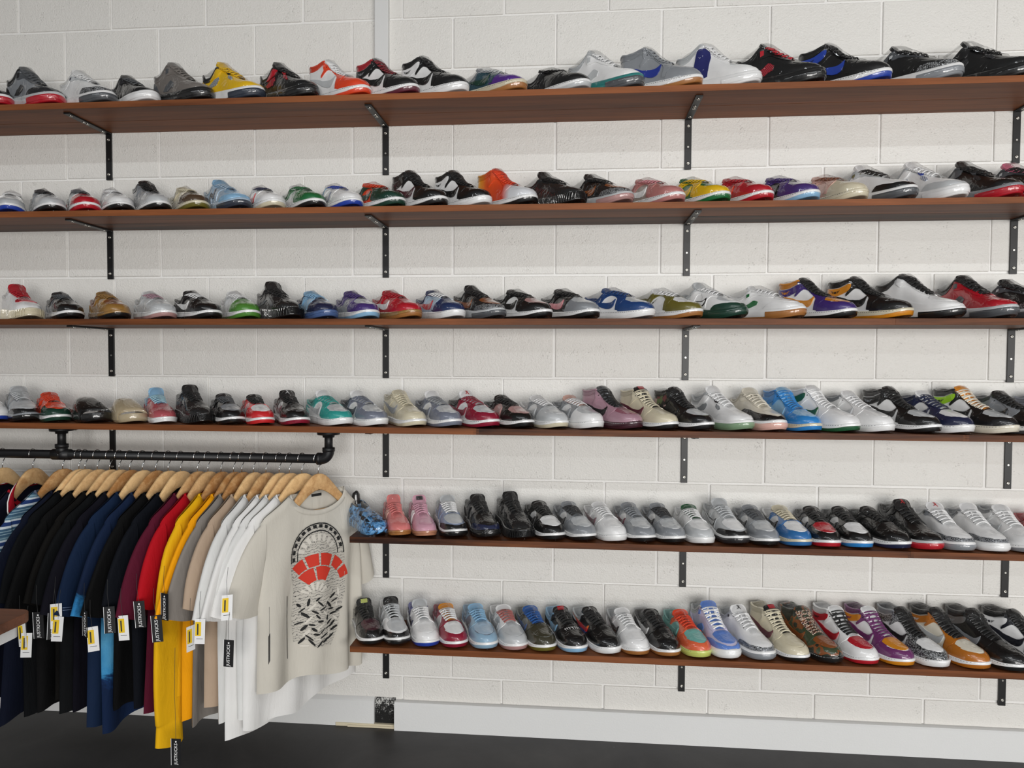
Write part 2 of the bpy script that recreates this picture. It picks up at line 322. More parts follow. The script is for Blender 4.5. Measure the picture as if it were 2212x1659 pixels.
SHOES = [  # shelf, x, y, heading, shape, size, colours, label
(1,-0.181,-0.215,69.0,'j3',1,'k - k dk - k k k k w r -',
 'dark sneaker toe with red sole cut off at the left end of top shelf'),
(1,0.028,-0.213,67.0,'j5',1,'g k dk dg - k k dg dg lg r dk',
 'grey and black basketball sneaker with red toe sole on top shelf'),
(1,0.237,-0.209,64.0,'j3',1,'w - el lg - el w w w w dg nv',
 'white sneaker with grey crackle toe band and navy eyelets on top shelf'),
(1,0.419,-0.202,57.0,'j11',0.95,'k - k dk - k k k dg w w -',
 'low black sneaker with tall white rubber toe on top shelf'),
(1,0.616,-0.209,64.5,'j5',1,'tp tp tp tp - dg tp tp tp k k dg',
 'taupe grey sneaker with black front sole on top shelf'),
(1,0.809,-0.210,65.0,'j4',1,'y - y y - dg k y y w dn dgm',
 'yellow sneaker with grey mesh side window and dark toe sole on top shelf'),
(1,1.017,-0.199,58.5,'j4',1,'k - k r - k k k k k k rm',
 'black sneaker with small red side windows and red eyelet wing on top shelf'),
(1,1.213,-0.206,61.0,'hi',0.97,'w or or or lg or or w w w or -',
 'orange and white high-top with white laces and orange sole on top shelf'),
(1,1.391,-0.205,60.5,'hi',0.97,'w k k k k r r k br2 w bu k',
 'black-toed high-top with red collar, red laces and red sole on top shelf'),
(1,1.565,-0.201,59.5,'hi',1,'w k k k k w k k k w w w',
 'black and white high-top with white ankle flap beside the multicolour low shoe, top shelf'),
(1,1.776,-0.194,55.0,'af',1,'gt vi vi gt dgn oc g g lg c gum -',
 'low sneaker in purple, dark green and coral with gum sole on top shelf'),
(1,2.001,-0.185,50.5,'lo',1.02,'k - k k - k k k k w lg -',
 'plain black low sneaker with white sole on top shelf'),
(1,2.179,-0.189,54.0,'j5',1.03,'w w w w - w lg lg w tl dg lg',
 'white basketball sneaker with teal midsole and lace holes on top shelf'),
(1,2.373,-0.200,60.5,'hi',1.03,'g g g g rb g g g g w gum -',
 'all grey high-top with blue side stripe and gum sole on top shelf'),
(1,2.571,-0.192,56.5,'j2',1.04,'w lg w w - w lg w w w w nb',
 'white high sneaker with royal blue ankle band and ribbed toe sole on top shelf'),
(1,2.783,-0.186,54.0,'j5',1.06,'k k k k - k k k r k k r',
 'black high sneaker with red laces and red speck in sole on top shelf'),
(1,3.003,-0.179,49.0,'hi',1.06,'k k k k b k k k k w b b',
 'black high-top with royal blue ankle flap and blue sole on top shelf'),
(1,3.234,-0.170,44.0,'j3',1.08,'k - el dg - k dg k k w g lg',
 'black sneaker with grey crackle toe band and white midsole on top shelf'),
(1,3.472,-0.167,42.0,'j4',1.08,'k - k k - k k k k k k dk',
 'all black sneaker at the right end of top shelf'),
(2,-0.107,-0.173,34.5,'lo',0.97,'w w lg w - w w w w w b -',
 'white low sneaker with blue sole at left end of second shelf'),
(2,0.046,-0.187,47.5,'lo',0.97,'lg lg lg g - lg g dg dk w k -',
 'light grey low sneaker with dark laces and black sole on second shelf'),
(2,0.189,-0.182,44.0,'lo',0.97,'lg r r lg - r dg g dg w r -',
 'red, grey and white low sneaker with red toe and sole, second shelf'),
(2,0.321,-0.182,44.0,'lo',0.97,'w w w lg - lg w w w w k -',
 'white and pale grey low sneaker with black sole on second shelf'),
(2,0.468,-0.187,46.5,'mi',0.95,'g g lg g - g dg k k w k -',
 'grey mid sneaker with black laces climbing a tall tongue on second shelf'),
(2,0.617,-0.183,44.5,'lo',0.97,'c bn bn c - bn c c c c ol -',
 'cream and brown low sneaker with olive sole on second shelf'),
(2,0.767,-0.186,49.5,'rn',1,'lb2 lb lb lb2 - lb2 lb2 lb lb2 lb2 dn nN',
 'pale blue running shoe with dark letter on its side, second shelf'),
(2,0.912,-0.179,40.5,'lo',0.97,'w w w w rf w w w nv w c -',
 'white low sneaker with cream toe sole and navy laces on second shelf'),
(2,1.060,-0.179,42.5,'lo',0.98,'w gn gn gn - gn gn w gn w k -',
 'green and white low sneaker with black sole on second shelf'),
(2,1.198,-0.180,43.0,'lo',0.98,'w w w w sl w lb w b w b -',
 'white low sneaker with slate side stripe, blue laces and blue sole, second shelf'),
(2,1.347,-0.186,49.0,'lo',0.99,'or dgn dgn dgn dgn dgn dgn or or w dgn -',
 'dark green and bright orange low sneaker on second shelf'),
(2,1.505,-0.188,48.5,'hi',0.97,'w k k k bu2 k k k k w k k',
 'black high-top with white side panel and dark maroon stripe on second shelf'),
(2,1.666,-0.189,48.0,'hi',0.95,'w k k k k w k k k w w w',
 'black and white high-top with white ankle flap and white sole, second shelf'),
(2,1.827,-0.184,46.5,'hi',0.98,'grd grd grd grd - grd grd or or w k -',
 'yellow, orange and white gradient high-top on second shelf'),
(2,1.998,-0.178,43.5,'kn',1,'k - - - - - k k k k k dk',
 'black knit sneaker with ribbed black sole on second shelf'),
(2,2.165,-0.176,41.0,'rn',1,'k br3 ela k br3 el k k k lg pk2 -',
 'black and brown sneaker with grey crackle print toe on second shelf'),
(2,2.348,-0.168,35.5,'lo',1.02,'tp2 pk3 pk3 pk3 w pk3 pk3 pk3 pk w pk3 -',
 'dusty pink low sneaker with taupe panels and white side stripe on second shelf'),
(2,2.506,-0.165,32.5,'lo',1.02,'gn gn y y y y y gn y w gn -',
 'yellow and green low sneaker on second shelf'),
(2,2.657,-0.160,28.0,'lo',1.02,'r r r r or r r r r w r -',
 'bright red low sneaker with white midsole on second shelf'),
(2,2.810,-0.158,27.5,'lo',1.03,'k lg pu pu k pu pu pu pu w lb -',
 'purple low sneaker with black panel and pale blue sole on second shelf'),
(2,2.972,-0.152,24.0,'lo',1.05,'sk c c sk - sk sk sk br c c -',
 'pale pink and cream low sneaker with brown laces on second shelf'),
(2,3.120,-0.158,30.0,'j3',1.05,'w - k lg - lg lg w k w dg ol',
 'white and grey sneaker with olive panel and black toe band, second shelf'),
(2,3.292,-0.153,25.0,'j4',1.05,'w - lg w - w lg w w w w bm',
 'white and pale grey sneaker with blue eyelet wing and mesh window, second shelf'),
(2,3.466,-0.152,23.0,'j4',1.05,'k - k dg - k dg k k g r km',
 'black sneaker with grey eyelets and red toe sole near right end of second shelf'),
(2,3.619,-0.152,23.0,'j3',1.05,'k - el dg - k dg pk4 k g r lg',
 'black sneaker with pink-lined tongue cut off at right end of second shelf'),
(3,-0.060,-0.193,52.5,'kn',0.97,'w - - - - - w r r c c rband',
 'white knit running shoe with red laces and red lettered band on third shelf'),
(3,0.111,-0.187,48.0,'lo',0.97,'g k k k - g k dk dg w k -',
 'black and grey low sneaker with grey laces at the left of third shelf'),
(3,0.295,-0.187,49.0,'lo',0.98,'ta br3 ta ta - ta br3 ta ta ta k -',
 'tan and brown low sneaker with black sole on third shelf'),
(3,0.478,-0.186,48.0,'lo',0.98,'lg lg lg lg - lg lg w ma w pk2 -',
 'silver white low sneaker with mauve laces and mauve sole on third shelf'),
(3,0.650,-0.190,51.5,'lo',0.99,'k k k k w k k k w w k -',
 'black low sneaker with bright white laces and side stripe on third shelf'),
(3,0.810,-0.179,42.0,'lo',0.98,'w gn2 gn2 lg - gn2 w w w w gn2 -',
 'leaf green and white low sneaker with white laces on third shelf'),
(3,0.964,-0.177,44.0,'kn',1.02,'k - - - - - k k k k k dg',
 'bulky black sneaker with collapsed collar on third shelf'),
(3,1.109,-0.176,39.0,'lo',0.98,'lb nv nv lb - lb nv lb lb b3 b3 -',
 'sky blue low sneaker with navy toe and blue-grey sole on third shelf'),
(3,1.264,-0.175,38.5,'lo',0.98,'g lg pu pu - pu pu pu pu w lb -',
 'violet low sneaker with grey toe box and pale blue sole on third shelf'),
(3,1.415,-0.178,42.5,'lo',0.99,'r r r r w r r r r ta gum -',
 'red low sneaker with white side stripe and gum sole on third shelf'),
(3,1.578,-0.175,39.0,'lo',0.99,'lb2 nv2 nv2 lb2 r nv2 nv2 nv2 w w w -',
 'navy and light blue low sneaker with white laces and white sole, third shelf'),
(3,1.724,-0.178,40.0,'rn',0.97,'k br3 ela k br3 el k k k lg dg -',
 'black and brown sneaker with crackle print toe on third shelf'),
(3,1.883,-0.178,43.0,'lo',1,'w pk2 k k k k k k k w k -',
 'black and white low sneaker with pale pink toe box on third shelf'),
(3,2.056,-0.169,37.0,'lo',1.02,'k lg g k pk k k k k w k -',
 'grey and black low sneaker with pink side stripe on third shelf'),
(3,2.234,-0.179,46.5,'lo',1.03,'w lg b2 b2 b2 b2 b2 b2 b2 w w -',
 'deep blue and white low sneaker with white sole on third shelf'),
(3,2.409,-0.171,38.5,'lo',1.02,'w w ol ol - ol ol w w w gum wg',
 'olive and white low sneaker with winged emblem on third shelf'),
(3,2.559,-0.171,39.0,'rn',1.02,'w lg dgn w ko lg lg lg w dgn dgn -',
 'pale grey running shoe with outlined side stripe and dark green base, third shelf'),
(3,2.751,-0.173,41.0,'j5l',1.02,'w w w w - w w w w w gum gn',
 'white low sneaker with green wedge near the sole and gum toe sole, third shelf'),
(3,2.929,-0.167,34.5,'hi',1.02,'w ho pu2 pu2 ho pu2 ho k k w k pu2',
 'purple, gold and white high-top on third shelf'),
(3,3.109,-0.163,34.0,'hi',1.05,'w k k k k k k k k c ho ho',
 'black and white high-top with golden ankle flap and amber sole on third shelf'),
(3,3.277,-0.159,32.0,'j2',1.06,'w w w w - w k k k w k -',
 'white high-top with black laces and black line above the sole, third shelf'),
(3,3.466,-0.160,14.5,'j5',1.06,'r r r r - r k k k lg dg dg',
 'red basketball high-top with black eyelets on third shelf'),
(3,3.615,-0.157,18.5,'j3',1.06,'k - el dg - k dg k k lg dg lg',
 'black and grey sneaker cut off at right end of third shelf'),
(4,-0.202,-0.190,50.0,'lo',0.97,'w w w w - b w w w w b -',
 'white and blue shoe edge at the far left of fourth shelf'),
(4,-0.070,-0.187,48.0,'rn',0.97,'lg lg k g - g g lg lg g k -',
 'silver grey running shoe with black toe bumper on fourth shelf'),
(4,0.057,-0.187,46.5,'lo',0.95,'or or dgn or - or or or or w dgn -',
 'orange sneaker with neon orange laces and dark green toe on fourth shelf'),
(4,0.204,-0.185,49.0,'sl',1,'k - - - - - - - - k k -',
 'black moulded slide sandal on fourth shelf'),
(4,0.358,-0.184,45.5,'sl',0.97,'bg - - - - - - - - bg bg -',
 'beige moulded slide sandal beside the black one on fourth shelf'),
(4,0.488,-0.179,40.5,'sb',0.97,'rs rs rs rs - rs lb lb lbl w w -',
 'rose red canvas sneaker with pale blue laces and tongue on fourth shelf'),
(4,0.629,-0.181,43.0,'kn',0.97,'k - - - - - k k k k k k',
 'black knit running shoe with pointed tongue beside rose red sneaker, fourth shelf'),
(4,0.758,-0.178,38.0,'lo',0.95,'k g k k - k k dk dg w k -',
 'black low sneaker with grey toe box and white midsole, fourth shelf'),
(4,0.877,-0.178,35.0,'lo',0.93,'w w rf rf - rf rf k k w rf -',
 'small red and white low sneaker with black laces on fourth shelf'),
(4,1.007,-0.173,35.0,'lo1',0.97,'w dk k k bu k k k k w cr j',
 'black and maroon low sneaker with white figure on tall tongue, fourth shelf'),
(4,1.158,-0.181,43.5,'lo1',0.98,'w lg te te lg te te w te w w -',
 'teal and white low sneaker with teal laces on fourth shelf'),
(4,1.291,-0.180,43.0,'lo1',0.98,'w lg sl sl dn sl dn w sl w w -',
 'slate grey low sneaker with white panel beside the teal one, fourth shelf'),
(4,1.445,-0.176,35.5,'mi',0.95,'c c c c g c c c c w c -',
 'cream mid sneaker with grey side stripe and cream laces on fourth shelf'),
(4,1.571,-0.173,36.5,'lo1',0.98,'w lg sl sl sl sl sl w g w sl -',
 'slate grey and white low sneaker between cream mid and crimson shoe, fourth shelf'),
(4,1.704,-0.172,38.0,'lo1',1,'w lg cr cr cr cr k w cr w cr jr',
 'crimson and white low sneaker with white tongue on fourth shelf'),
(4,1.834,-0.172,35.0,'lo',0.98,'pk2 pk2 k k pk2 k k k k w k -',
 'black low sneaker with pale pink panels and toe box on fourth shelf'),
(4,1.962,-0.167,30.0,'lo',0.98,'w lg lg g lg lg w w w w c -',
 'silver and white low sneaker with cream sole on fourth shelf'),
(4,2.086,-0.166,30.0,'lo',0.99,'w lg w g g lg g sk w w w -',
 'white and grey low sneaker with pink tongue on fourth shelf'),
(4,2.212,-0.175,38.5,'hi',0.98,'ma ma2 ma ma k ma ma dg k bu2 bu2 -',
 'dusty mauve high-top with black laces on fourth shelf'),
(4,2.344,-0.171,32.5,'hi',0.97,'c c c c bu c c k c w k lr',
 'cream high-top with maroon stripe and black tongue with red mark, fourth shelf'),
(4,2.468,-0.170,31.0,'hi',0.97,'flo lg k k k k k k k w k -',
 'black high-top with floral print panels on fourth shelf'),
(4,2.605,-0.158,26.0,'j4',1.02,'w - w w - w lg w w w gs dgm',
 'white sneaker with grey mesh windows and sage green sole on fourth shelf'),
(4,2.732,-0.153,16.0,'j11',1.02,'o - k o - o o o o w pk5 -',
 'ivory sneaker with glossy black toe band and pale pink sole, fourth shelf'),
(4,2.850,-0.156,17.5,'hi',0.98,'lb lb b4 b4 lb b4 b4 lb b4 c b4 b4',
 'bright sky blue high-top with blue laces on fourth shelf'),
(4,2.958,-0.157,26.5,'hi',1.03,'w w w w gn3 w w w w w gn3 gn3',
 'white high-top with dark green ankle and stripe on fourth shelf'),
(4,3.082,-0.153,20.5,'mi',1.02,'w w w w lg w g w w w w w',
 'all white mid sneaker with grey collar on fourth shelf'),
(4,3.225,-0.157,25.0,'hi',1.02,'w lg k k k k k k k w k k',
 'black and white high-top with black ankle flap next to all white one, fourth shelf'),
(4,3.338,-0.155,18.0,'mi',1.04,'w w nv nv nv nv nv w nv w w nv',
 'navy and white mid sneaker next to neon green flap shoe, fourth shelf'),
(4,3.475,-0.152,23.0,'hi',1.04,'w lg k k k w k hy o o o ne',
 'white and black high-top with neon green ankle flap and amber tongue, fourth shelf'),
(4,3.597,-0.158,16.0,'mi',1.05,'g k k g k dg dg k k w dg g',
 'grey and black patterned mid sneaker near right end of fourth shelf'),
(4,3.735,-0.160,10.0,'mi',1.05,'sl sl lb2 sl lb2 sl sl lb2 sl w sl sl',
 'blue-grey sneaker heel cut off at right end of fourth shelf'),
(5,1.309,-0.186,37.0,'fr',0.88,'lb4 - - - - - k k - lb4 lb4 -',
 'blue and black marbled foam shoe in loose plastic bag at left of fifth shelf'),
(5,1.411,-0.166,22.0,'sb',0.93,'sa2 sa2 sa2 sa2 sk sa2 sa2 sa2 sa2 gum gum -',
 'salmon pink suede sneaker with amber gum sole on fifth shelf'),
(5,1.509,-0.165,20.0,'sb',0.93,'pk6 pk6 pk6 pk6 w pk6 pk6 pk6 pk6 gum2 gum2 k',
 'pale pink suede sneaker with dark tongue label and gum sole, fifth shelf'),
(5,1.617,-0.165,20.0,'rn',0.93,'b5 lg k b5 - lg lg lg w w k -',
 'blue-grey running shoe with white laces and black toe on fifth shelf'),
(5,1.733,-0.160,21.0,'rn',0.97,'k k nv k - k k k k k k -',
 'black running shoe with navy side and pull tab on fifth shelf'),
(5,1.856,-0.158,20.0,'kn',0.98,'k - - - - - k k k k k k',
 'all black runner with tall tongue next to black and white shoe, fifth shelf'),
(5,1.966,-0.161,21.5,'lo',0.97,'w w k k k k k k k w k -',
 'black and white low sneaker with white toe box on fifth shelf'),
(5,2.077,-0.161,21.5,'lo',0.97,'w lg g g dk g g g dk w k -',
 'grey and white low sneaker with dark laces next to black and white shoe, fifth shelf'),
(5,2.188,-0.159,19.5,'lo',0.97,'w w w w ma3 w w w w w w -',
 'white low sneaker with dusty maroon side stripe on fifth shelf'),
(5,2.295,-0.157,15.5,'lo',0.97,'w lg g g bu g g g g w k -',
 'grey and white low sneaker with burgundy stripe and grey laces, fifth shelf'),
(5,2.400,-0.156,14.5,'lo',0.97,'w lg g g dk g g g dk w k -',
 'grey and white low sneaker with dark laces left of the green-tongued shoe, fifth shelf'),
(5,2.510,-0.157,8.5,'lo',0.95,'w w lg w - lg w gn3 w w w -',
 'white low sneaker with green tongue tab on fifth shelf'),
(5,2.623,-0.153,10.5,'rn',0.98,'lg w k lg ko lg lg lg lg w dk -',
 'silver white running shoe with outlined stripe and black toe on fifth shelf'),
(5,2.731,-0.154,8.0,'lo',0.97,'w lg g g dk g g g dg w k -',
 'grey and white low sneaker beside the blue-toed one, fifth shelf'),
(5,2.838,-0.153,8.5,'lo',0.98,'w w b6 b6 k b6 w c c c b6 -',
 'sky blue and white low sneaker with cream laces on fifth shelf'),
(5,2.945,-0.154,2.0,'lo',0.97,'w r k k k k k k k w r -',
 'black low sneaker with red toe box and red sole on fifth shelf'),
(5,3.048,-0.152,4.0,'lo',0.98,'w w k k k k k k k w b4 -',
 'black and white low sneaker with bright blue sole on fifth shelf'),
(5,3.154,-0.152,15.0,'lo',1,'k k k k - nv k k k w nv -',
 'black and midnight blue low sneaker with white midsole on fifth shelf'),
(5,3.266,-0.154,8.5,'j4',1,'k - k k - k k k k lg r jr',
 'black basketball sneaker with red tongue figure and red toe sole, fifth shelf'),
(5,3.376,-0.155,3.5,'j3',1,'w - el2 g - el2 w w w w g jr',
 'white sneaker with black crackle toe band and red tongue figure, fifth shelf'),
(5,3.489,-0.155,1.5,'j3',1,'w - el2 w - w g w w w w dg',
 'white sneaker with black crackle toe band and white sole, fifth shelf'),
(5,3.599,-0.154,0.0,'mi',1,'w w w w lg w g w w w g w',
 'all white mid sneaker with white laces near right end of fifth shelf'),
(5,3.714,-0.154,-5.0,'lo',1,'r r r r r r r r r w r -',
 'red sneaker cut off at right end of fifth shelf'),
(6,1.299,-0.168,27.0,'lo1',0.95,'dk bu2 k k - k k k k w k ne',
 'black low sneaker with maroon vamp and neon tongue label, bottom shelf'),
(6,1.400,-0.164,23.0,'rn',0.95,'w lg k lg - w w k lg w k -',
 'white and silver mesh running shoe with black toe on bottom shelf'),
(6,1.511,-0.162,21.5,'lo1',0.96,'w w w w nv w pu3 lg w w b -',
 'white low sneaker with periwinkle collar and blue sole on bottom shelf'),
(6,1.614,-0.163,23.0,'lo',0.96,'w w cr cr - cr cr ho w w cr -',
 'burgundy and white low sneaker with white laces on bottom shelf'),
(6,1.726,-0.160,21.0,'lo',0.97,'sl lb2 lb3 lb3 - lb3 lb3 lb lb w lb3 -',
 'powder blue and grey low sneaker on bottom shelf'),
(6,1.833,-0.161,22.0,'lo',0.97,'lg lg lg w lg w w w rs2 w pk2 -',
 'pale grey low sneaker with dusty rose laces on bottom shelf'),
(6,1.936,-0.161,22.5,'lo',0.97,'g2 dol dol dol b3 dol g2 b7 b7 w ol -',
 'dark olive low sneaker with blue laces and tongue on bottom shelf'),
(6,2.049,-0.159,21.0,'lo',0.98,'k k k k lb k lb k k w lb txt',
 'black low sneaker with pale blue stripe, sole and white toe lettering, bottom shelf'),
(6,2.161,-0.159,25.0,'lo',1,'k k k k rnb k lg k k w w lr2',
 'black low sneaker with red and blue side stripe and white sole, bottom shelf'),
(6,2.275,-0.156,16.5,'lo',0.98,'w w w w k w lg w w w gum -',
 'white low sneaker with black side stripe and gum sole on bottom shelf'),
(6,2.383,-0.156,17.0,'lo',0.98,'dk k k k w k dk k k w gum -',
 'black low sneaker with white side stripe and gum sole on bottom shelf'),
(6,2.490,-0.154,16.0,'lo',0.99,'aq aq oc oc aq aq aq or or nel nel -',
 'aqua and coral low sneaker with orange laces and lime sole, bottom shelf'),
(6,2.592,-0.152,14.5,'j5',1,'lil b8 b8 lil - lil lg b8 w w w b8',
 'lilac, white and cornflower blue sneaker on bottom shelf'),
(6,2.703,-0.152,18.0,'j3',1.02,'w - el2 w - w lg w w w g jk',
 'white sneaker with black crackle toe band and black tongue figure, bottom shelf'),
(6,2.819,-0.158,20.0,'hi',0.98,'c c c c bu c c k c w k lr',
 'cream high-top with black tongue and maroon stripe on bottom shelf'),
(6,2.929,-0.159,21.0,'hi',0.98,'cam br4 cam cam br4 cam cam cam rope k k -',
 'olive and rust camouflage high-top with speckled rope laces, bottom shelf'),
(6,3.049,-0.155,19.0,'hi',1,'w r w w r r w w k w r r',
 'white high-top with red toe box, red ankle and black laces, bottom shelf'),
(6,3.165,-0.154,19.5,'hi',1.01,'w ho vi2 vi2 vi2 vi2 vi2 w vi2 w ho ho',
 'plum purple and gold high-top on bottom shelf'),
(6,3.282,-0.152,17.5,'hi',1.02,'w w el el k el g k k w w el',
 'grey crackle print high-top with white toe box on bottom shelf'),
(6,3.406,-0.153,20.5,'hi',1.04,'o o am am lg am k k k w am am',
 'amber and ivory high-top with black laces on bottom shelf'),
(6,3.527,-0.157,17.5,'hi',1.05,'k k k k g k dk k k w k g3',
 'glossy black high-top with grey ankle flap on bottom shelf'),
(6,3.670,-0.153,26.0,'hi',1.06,'w k nvk nvk nvk k k k k w k w',
 'black and white high-top with white ankle flap at right end of bottom shelf'),
]
# ------------------------------------------------------------------ sneakers
HEX = dict(k='#0b0b0c', dk='#222225', w='#f0f0f0', o='#e4ddcc', c='#d9d0b6', g='#8b8f94', g2='#7a7c78', g3='#6a6a6a', lg='#c4c7c9', dg='#505357',
 r='#b81226', rf='#d3262c', cr='#8f1232', bu='#5e1a2e', bu2='#3f1a26', br2='#7a1522', oc='#e0653f', ho='#d88a18', hy='#e8941c', y='#e6b90f',
 gn='#176b38', gn2='#4f8a34', gn3='#1d5a36', dgn='#0f3a2c', gs='#7f9c7c', gt='#2c4a55', te='#2f9f97', tl='#2a7f7c', lb='#8dbbdd', lb2='#a9bfd2', lb3='#8fb0c8', lb4='#3f93d6',
 b='#1e41a8', b2='#163f78', b3='#4a6496', b4='#2b86cf', b5='#8d9ab4', b6='#2c6fae', b7='#1c57a0', b8='#5f86d2', rb='#1c3290', nb='#161d66', nv='#1a2244', nv2='#1c2f5c', nvk='#12141f',
 sl='#787e8d', dn='#2e3644', pu='#473078', pu2='#3a2470', pu3='#5c62b4', vi='#4e2282', vi2='#6c2c66', lil='#c9c4de', ma='#b08a98', ma2='#96586a', ma3='#7f5a62',
 pk='#dd8f96', pk2='#b88e8b', pk3='#bd7c78', pk4='#d06a86', pk5='#e6b7ab', pk6='#d9a2b4', sk='#ddb0a2', sa2='#e07f7c', rs='#b6525a', rs2='#b0645f',
 br='#83482a', br3='#8a4c20', br4='#8a4b1f', bn='#52402e', ta='#9c7336', tp='#77716c', tp2='#a3968c', ol='#6c6526', dol='#3d3a2a', gum='#a9703a', gum2='#b98062',
 bg='#b5a587', am='#b46a17', ne='#9fd61c', nel='#cfd873', aq='#79b5ad', lbl='#a7cfdd')
HEX['or'] = '#e4431c'
_mats = {}
def film_normal(t, strength=1.0):
    v = t.coord('Object', (1, 1.5, 1))
    n1 = t.noise(v, 15, 1, .35, .7); n2 = t.noise(v, 22, 1, .4, 1.8)
    a = t.n('ShaderNodeMath', {0: t.n('ShaderNodeMath', {0: n2, 1: .5}, operation='SUBTRACT').outputs[0]}, operation='ABSOLUTE').outputs[0]
    a = t.n('ShaderNodeMath', {0: t.n('ShaderNodeMath', {0: a, 1: -9.0, 2: 1.0}, operation='MULTIPLY_ADD').outputs[0], 1: 0.0}, operation='MAXIMUM').outputs[0]
    a = t.n('ShaderNodeMath', {0: a, 1: .085}, operation='MULTIPLY').outputs[0]
    h = t.n('ShaderNodeMath', {0: n1, 1: a}, operation='ADD').outputs[0]
    return t.bump(h, strength*.8, .0065)
def mat(key, kind='leather'):
    """material of one shoe piece: colour + fine grain, under a tight layer of clear wrinkled film"""
    kk = (key, kind)
    if kk in _mats: return _mats[kk]
    t = NT('shoe_%s_%s' % (kind, key)); v = t.coord('Object')
    col = None
    if key in HEX: col = srgb(HEX[key])
    elif key in ('el', 'ela', 'el2'):
        wob = t.n('ShaderNodeTexNoise', {'Vector': v, 'Scale': 60, 'Detail': 2}).outputs['Color']
        vv = t.n('ShaderNodeMix', {0: .012, 6: v, 7: wob}, data_type='RGBA', blend_type='ADD').outputs[2]
        d = t.n('ShaderNodeTexVoronoi', {'Vector': vv, 'Scale': 190 if key != 'ela' else 260}, feature='DISTANCE_TO_EDGE').outputs['Distance']
        lo, hi = (srgb('#17181a'), srgb('#9a9c9e')) if key != 'el2' else (srgb('#8d9094'), srgb('#1b1c1f'))
        col = t.ramp(d, [(.10, lo), (.17, hi)])
    elif key == 'cam':
        n = t.noise(v, 22, 2, .4, .4)
        col = t.ramp(n, [(0, srgb('#39452f')), (.46, srgb('#39452f')), (.5, srgb('#7d461f')), (.58, srgb('#20281f'))], 'CONSTANT')
    elif key == 'flo':
        d = t.n('ShaderNodeTexVoronoi', {'Vector': v, 'Scale': 55}).outputs['Color']
        h = t.n('ShaderNodeSeparateXYZ', {0: d}).outputs['X']
        col = t.ramp(h, [(0, srgb('#17181a')), (.45, srgb('#6a2f33')), (.6, srgb('#55643a')), (.72, srgb('#a58a86')), (.8, srgb('#17181a'))], 'CONSTANT')
    elif key == 'grd':
        x = t.n('ShaderNodeSeparateXYZ', {0: v}).outputs['X']
        f = t.n('ShaderNodeMapRange', {'Value': x, 'From Min': -.15, 'From Max': .15}).outputs[0]
        col = t.ramp(f, [(.05, srgb('#e8b418')), (.26, srgb('#e4551c')), (.58, srgb('#dd4324')), (.72, srgb('#d8dade'))])
    elif key == 'rope':
        n = t.noise(v, 260, 1)
        col = t.ramp(n, [(0, srgb('#c9bfa8')), (.46, srgb('#8d3a26')), (.53, srgb('#26262a'))], 'CONSTANT')
    elif key == 'rnb':
        x = t.n('ShaderNodeSeparateXYZ', {0: v}).outputs['Z']
        f = t.n('ShaderNodeMapRange', {'Value': x, 'From Min': .035, 'From Max': .075}).outputs[0]
        col = t.ramp(f, [(0, srgb('#1e3f9c')), (.3, srgb('#c5252a')), (.65, srgb('#d9691c'))], 'CONSTANT')
    elif key in ('dgm', 'rm', 'bm', 'km', 'gnm', 'wm'):
        base, line = {'dgm': ('#1c1d20', '#a9adb0'), 'rm': ('#15151a', '#b81d30'), 'bm': ('#1e2f66', '#c9ced4'), 'km': ('#0c0c0e', '#2a2b2e'), 'gnm': ('#cfd3d2', '#e6e8ea'), 'wm': ('#9aa0a4', '#e6e8ea')}[key]
        def bars(ax):
            c = t.n('ShaderNodeSeparateXYZ', {0: t.coord('Object', (1, 1, 1), (0, 0, 0), (0, R(38), 0))}).outputs[ax]
            q = t.n('ShaderNodeMath', {0: c, 1: 215.0}, operation='MULTIPLY').outputs[0]
            return t.n('ShaderNodeMath', {0: t.n('ShaderNodeMath', {0: q}, operation='FRACT').outputs[0], 1: .36}, operation='LESS_THAN').outputs[0]
        f = t.n('ShaderNodeMath', {0: bars('X'), 1: bars('Z')}, operation='MAXIMUM').outputs[0]
        col = t.mix(f, srgb(base), srgb(line))
    elif key == 'marb':
        n = t.noise(v, 30, 5, .6, 2.0)
        col = t.ramp(n, [(.42, srgb('#101216')), (.5, srgb('#3f93d6')), (.62, srgb('#8fc4ee'))])
    else: raise KeyError(key)
    if key in HEX:
        n = t.noise(v, 40, 3, .5); c2 = tuple(x*.86 for x in col[:3])+(1,); col = t.mix(n, c2, col)
    grain = {'leather': (420, .10), 'suede': (900, .22), 'mesh': (650, .35), 'rubber': (200, .05), 'lace': (1100, .4), 'knit': (500, .5)}[kind]
    rough = {'leather': .45, 'suede': .9, 'mesh': .8, 'rubber': .5, 'lace': .8, 'knit': .85}[kind]
    t.set(Base_Color=col, Roughness=rough, Normal=t.bump(t.noise(v, grain[0], 3), grain[1], .0012),
          Coat_Weight=1.0 if kind != 'lace' else .35, Coat_Roughness=.035, Coat_IOR=1.65, Coat_Normal=film_normal(t))
    _mats[kk] = t.m
    return t.m
